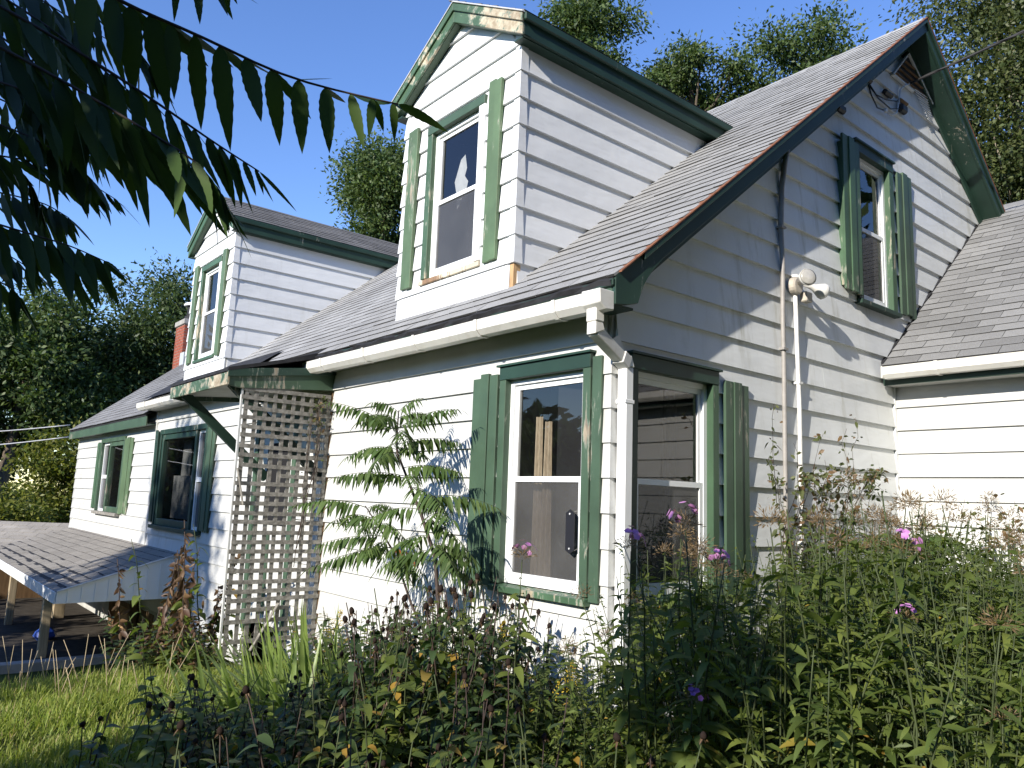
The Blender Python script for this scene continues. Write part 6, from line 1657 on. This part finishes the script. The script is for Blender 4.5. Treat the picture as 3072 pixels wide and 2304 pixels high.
tree('tree', 'tall dense dark green tree left of the chimney', (-34, 5.4), (-33.0, 5.8, 4.6), (3.5, 3.5, 4.6), 45500, 0.200, 'leaf_dark', 60, 0.28, lobe_r=0.26, limbs=14)
tree('tree', 'second dark tree directly behind the brick chimney', (-31.5, 9.0), (-31.0, 9.0, 5.7), (3.0, 3.0, 4.0), 29750, 0.192, 'leaf_dark', 46, 0.25, lobe_r=0.26, limbs=12)
tree('tree', 'dark spreading tree at the far left edge', (-30, 0.2), (-30.5, 0.9, 2.9), (3.1, 3.1, 4.0), 35000, 0.200, 'leaf_mid', 46, 0.25, lobe_r=0.27, limbs=10)
tree('tree', 'pale yellowing tree top rising behind the far left trees', (-46, 0.5), (-45.5, 0.8, 6.6), (3.6, 3.6, 3.6), 14000, 0.222, 'leaf_olive', 40, 0.22, lobe_r=0.24, limbs=12)
tree('tree', 'deep shaded tree low behind the sunlit shrub at left', (-36, -1.5), (-35.5, -1.2, -0.2), (4.2, 4.2, 4.0), 29750, 0.207, 'leaf_dark', 46, 0.25, lobe_r=0.28, limbs=6)
tree('tree', 'dark tree low behind the left roof slope', (-36, 10.5), (-35.5, 10.5, -0.5), (4.5, 4.0, 4.0), 26250, 0.207, 'leaf_dark', 44, 0.25, lobe_r=0.28, limbs=6)
tree('shrub', 'sunlit yellow green shrub beside the left end of the house', (-24.2, 1.1), (-24.2, 1.5, -0.9), (1.5, 1.5, 1.9), 14000, 0.148, 'leaf_yellow', 40, 0.06, lobe_r=0.30, limbs=6)
tree('shrub', 'lower sunlit shrub in front of the dark trees at left', (-22.5, -0.9), (-22.5, -0.6, -1.9), (1.7, 1.7, 1.3), 12250, 0.133, 'leaf_yellow', 30, 0.06, lobe_r=0.32, limbs=5)
tree('shrub', 'olive shrub showing over the left roof edge', (-24, 6.2), (-24, 6.2, 1.3), (1.7, 1.7, 1.6), 8750, 0.133, 'leaf_olive', 24, 0.06, lobe_r=0.32, limbs=5)
tree('tree', 'leafy tree between the two dormers', (-19.5, 9.5), (-19.0, 9.1, 8.9), (1.9, 1.9, 3.3), 26250, 0.148, 'leaf_mid', 44, 0.2, lobe_r=0.27, limbs=12)
tree('tree', 'tree crown just showing behind the near dormer peak', (-14.8, 10.6), (-14.6, 10.3, 12.1), (1.2, 1.2, 1.7), 7000, 0.141, 'leaf_mid', 22, 0.18, lobe_r=0.3)
tree('tree', 'rounded tree crown right of the near dormer roof', (-12.8, 12.6), (-12.7, 12.2, 13.0), (1.45, 1.45, 2.2), 15750, 0.141, 'leaf_mid', 30, 0.2, lobe_r=0.3)
tree('tree', 'tree crown above the middle of the main ridge', (-10.9, 15.3), (-10.8, 14.9, 11.6), (1.9, 1.9, 1.7), 17500, 0.141, 'leaf_mid', 34, 0.2, lobe_r=0.29)
tree('tree', 'large tree crown above the main ridge near the gable peak', (-8.6, 18.0), (-8.5, 17.6, 12.0), (2.6, 2.6, 2.4), 26250, 0.141, 'leaf_mid', 46, 0.2, lobe_r=0.27)
tree('tree', 'tall thin barked tree right of the gable peak', (-2.6, 17.6), (-2.5, 15.9, 8.7), (2.0, 2.0, 4.6), 45500, 0.111, 'leaf_olive', 70, 0.16, 'bark_pale', lobe_r=0.30, limbs=14, wleaf=0.26)
tree('tree', 'olive tree at the upper right corner', (-1.0, 19.8), (-0.9, 19.6, 9.2), (2.6, 2.6, 5.0), 38500, 0.118, 'leaf_olive', 60, 0.18, 'bark_pale', lobe_r=0.30, limbs=9, wleaf=0.26)
tree('tree', 'low dark tree behind the wing roof', (-1.5, 23.0), (-1.5, 22.8, 6.0), (4.6, 3.6, 6.2), 28000, 0.148, 'leaf_dark', 44, 0.2, lobe_r=0.28)
tree('shrub', 'sunlit bush just above the wing roof', (0.6, 15.0), (0.6, 15.0, 4.6), (1.6, 1.6, 1.5), 10500, 0.096, 'leaf_yellow', 26, 0.06, lobe_r=0.3, limbs=5)
# behind the photographer: the trees whose shade falls on the bed, the lawn and the left wall
tree('tree', 'tree in the yard behind the photographer shading the left wall', (-4.6, -14.5), (-4.4, -14.2, 5.4), (1.5, 1.5, 1.5), 2600, 0.26, 'leaf_mid', 26, 0.2, lobe_r=0.28)
tree('shrub', 'thicket left of the photographer shading the flower bed', (0.5, -5.9), (0.30, -5.7, -0.60), (0.75, 0.7, 1.1), 7000, 0.13, 'leaf_mid', 34, 0.04, lobe_r=0.34, limbs=4)
tree('shrub', 'second thicket left of the photographer shading the weeds', (-0.3, -5.2), (-0.40, -5.0, -1.0), (0.6, 0.5, 0.7), 4500, 0.13, 'leaf_mid', 30, 0.04, lobe_r=0.34, limbs=4)
tree('shrub', 'shrub further left of the photographer shading the lawn edge', (-3.1, -5.2), (-3.2, -5.0, -1.2), (0.9, 0.7, 0.6), 4000, 0.13, 'leaf_mid', 24, 0.04, lobe_r=0.34, limbs=4)
# unseen trees added round the yard to dim sky light and window reflections
for i, (x, y, z, r, h, lb) in enumerate(((12.0, -8.5, 4.0, 3.6, 6.5, 'nearest'), (12.0, -3.0, 5.5, 3.6, 8.5, 'second'), (12.0, 2.5, 5.5, 3.6, 8.5, 'third'), (11.5, 8.0, 5.5, 3.6, 8.5, 'fourth'), (10.5, -14.5, 2.5, 3.4, 5.0, 'fifth'), (7.5, -20.5, 0.8, 3.2, 3.0, 'sixth'), (1.5, -21.5, 0.3, 3.2, 2.4, 'seventh'), (-5.0, -22.0, 0.2, 3.2, 2.4, 'eighth'), (-12.0, -21.0, 0.4, 3.4, 2.8, 'ninth'), (-20.0, -17.0, 0.3, 3.6, 2.6, 'tenth'), (-27.0, -11.5, 1.0, 3.6, 3.2, 'eleventh'), (-27.5, -5.6, -0.5, 3.3, 2.5, 'twelfth'), (-35.0, -9.0, 2.0, 4.0, 4.5, 'farthest'), (9.0, 14.0, 5.5, 3.4, 8.0, 'last'))):
    tree('tree', '%s unseen tree added round the yard to dim sky light and reflections' % lb, (x, y), (x, y, z), (r, r, h), 4200, 0.66, 'leaf_dark', 46, 0.22, lobe_r=0.34, limbs=4, group='added trees round the yard')
tree('shrub', 'bank of shrubs left of the photographer shading the porch', (-7.6, -5.9), (-7.4, -5.8, -0.75), (1.2, 0.8, 1.65), 6000, 0.17, 'leaf_mid', 30, 0.05, lobe_r=0.34, limbs=4)
tree('shrub', 'second bank of shrubs left of the photographer shading the porch', (-10.0, -6.3), (-10.0, -6.2, -1.2), (1.5, 0.8, 1.3), 5000, 0.18, 'leaf_mid', 34, 0.05, lobe_r=0.34, limbs=4)
tree('shrub', 'third bank of shrubs left of the photographer shading the porch', (-13.0, -6.6), (-13.0, -6.5, -1.2), (1.7, 0.8, 1.3), 5000, 0.18, 'leaf_mid', 34, 0.05, lobe_r=0.34, limbs=4)
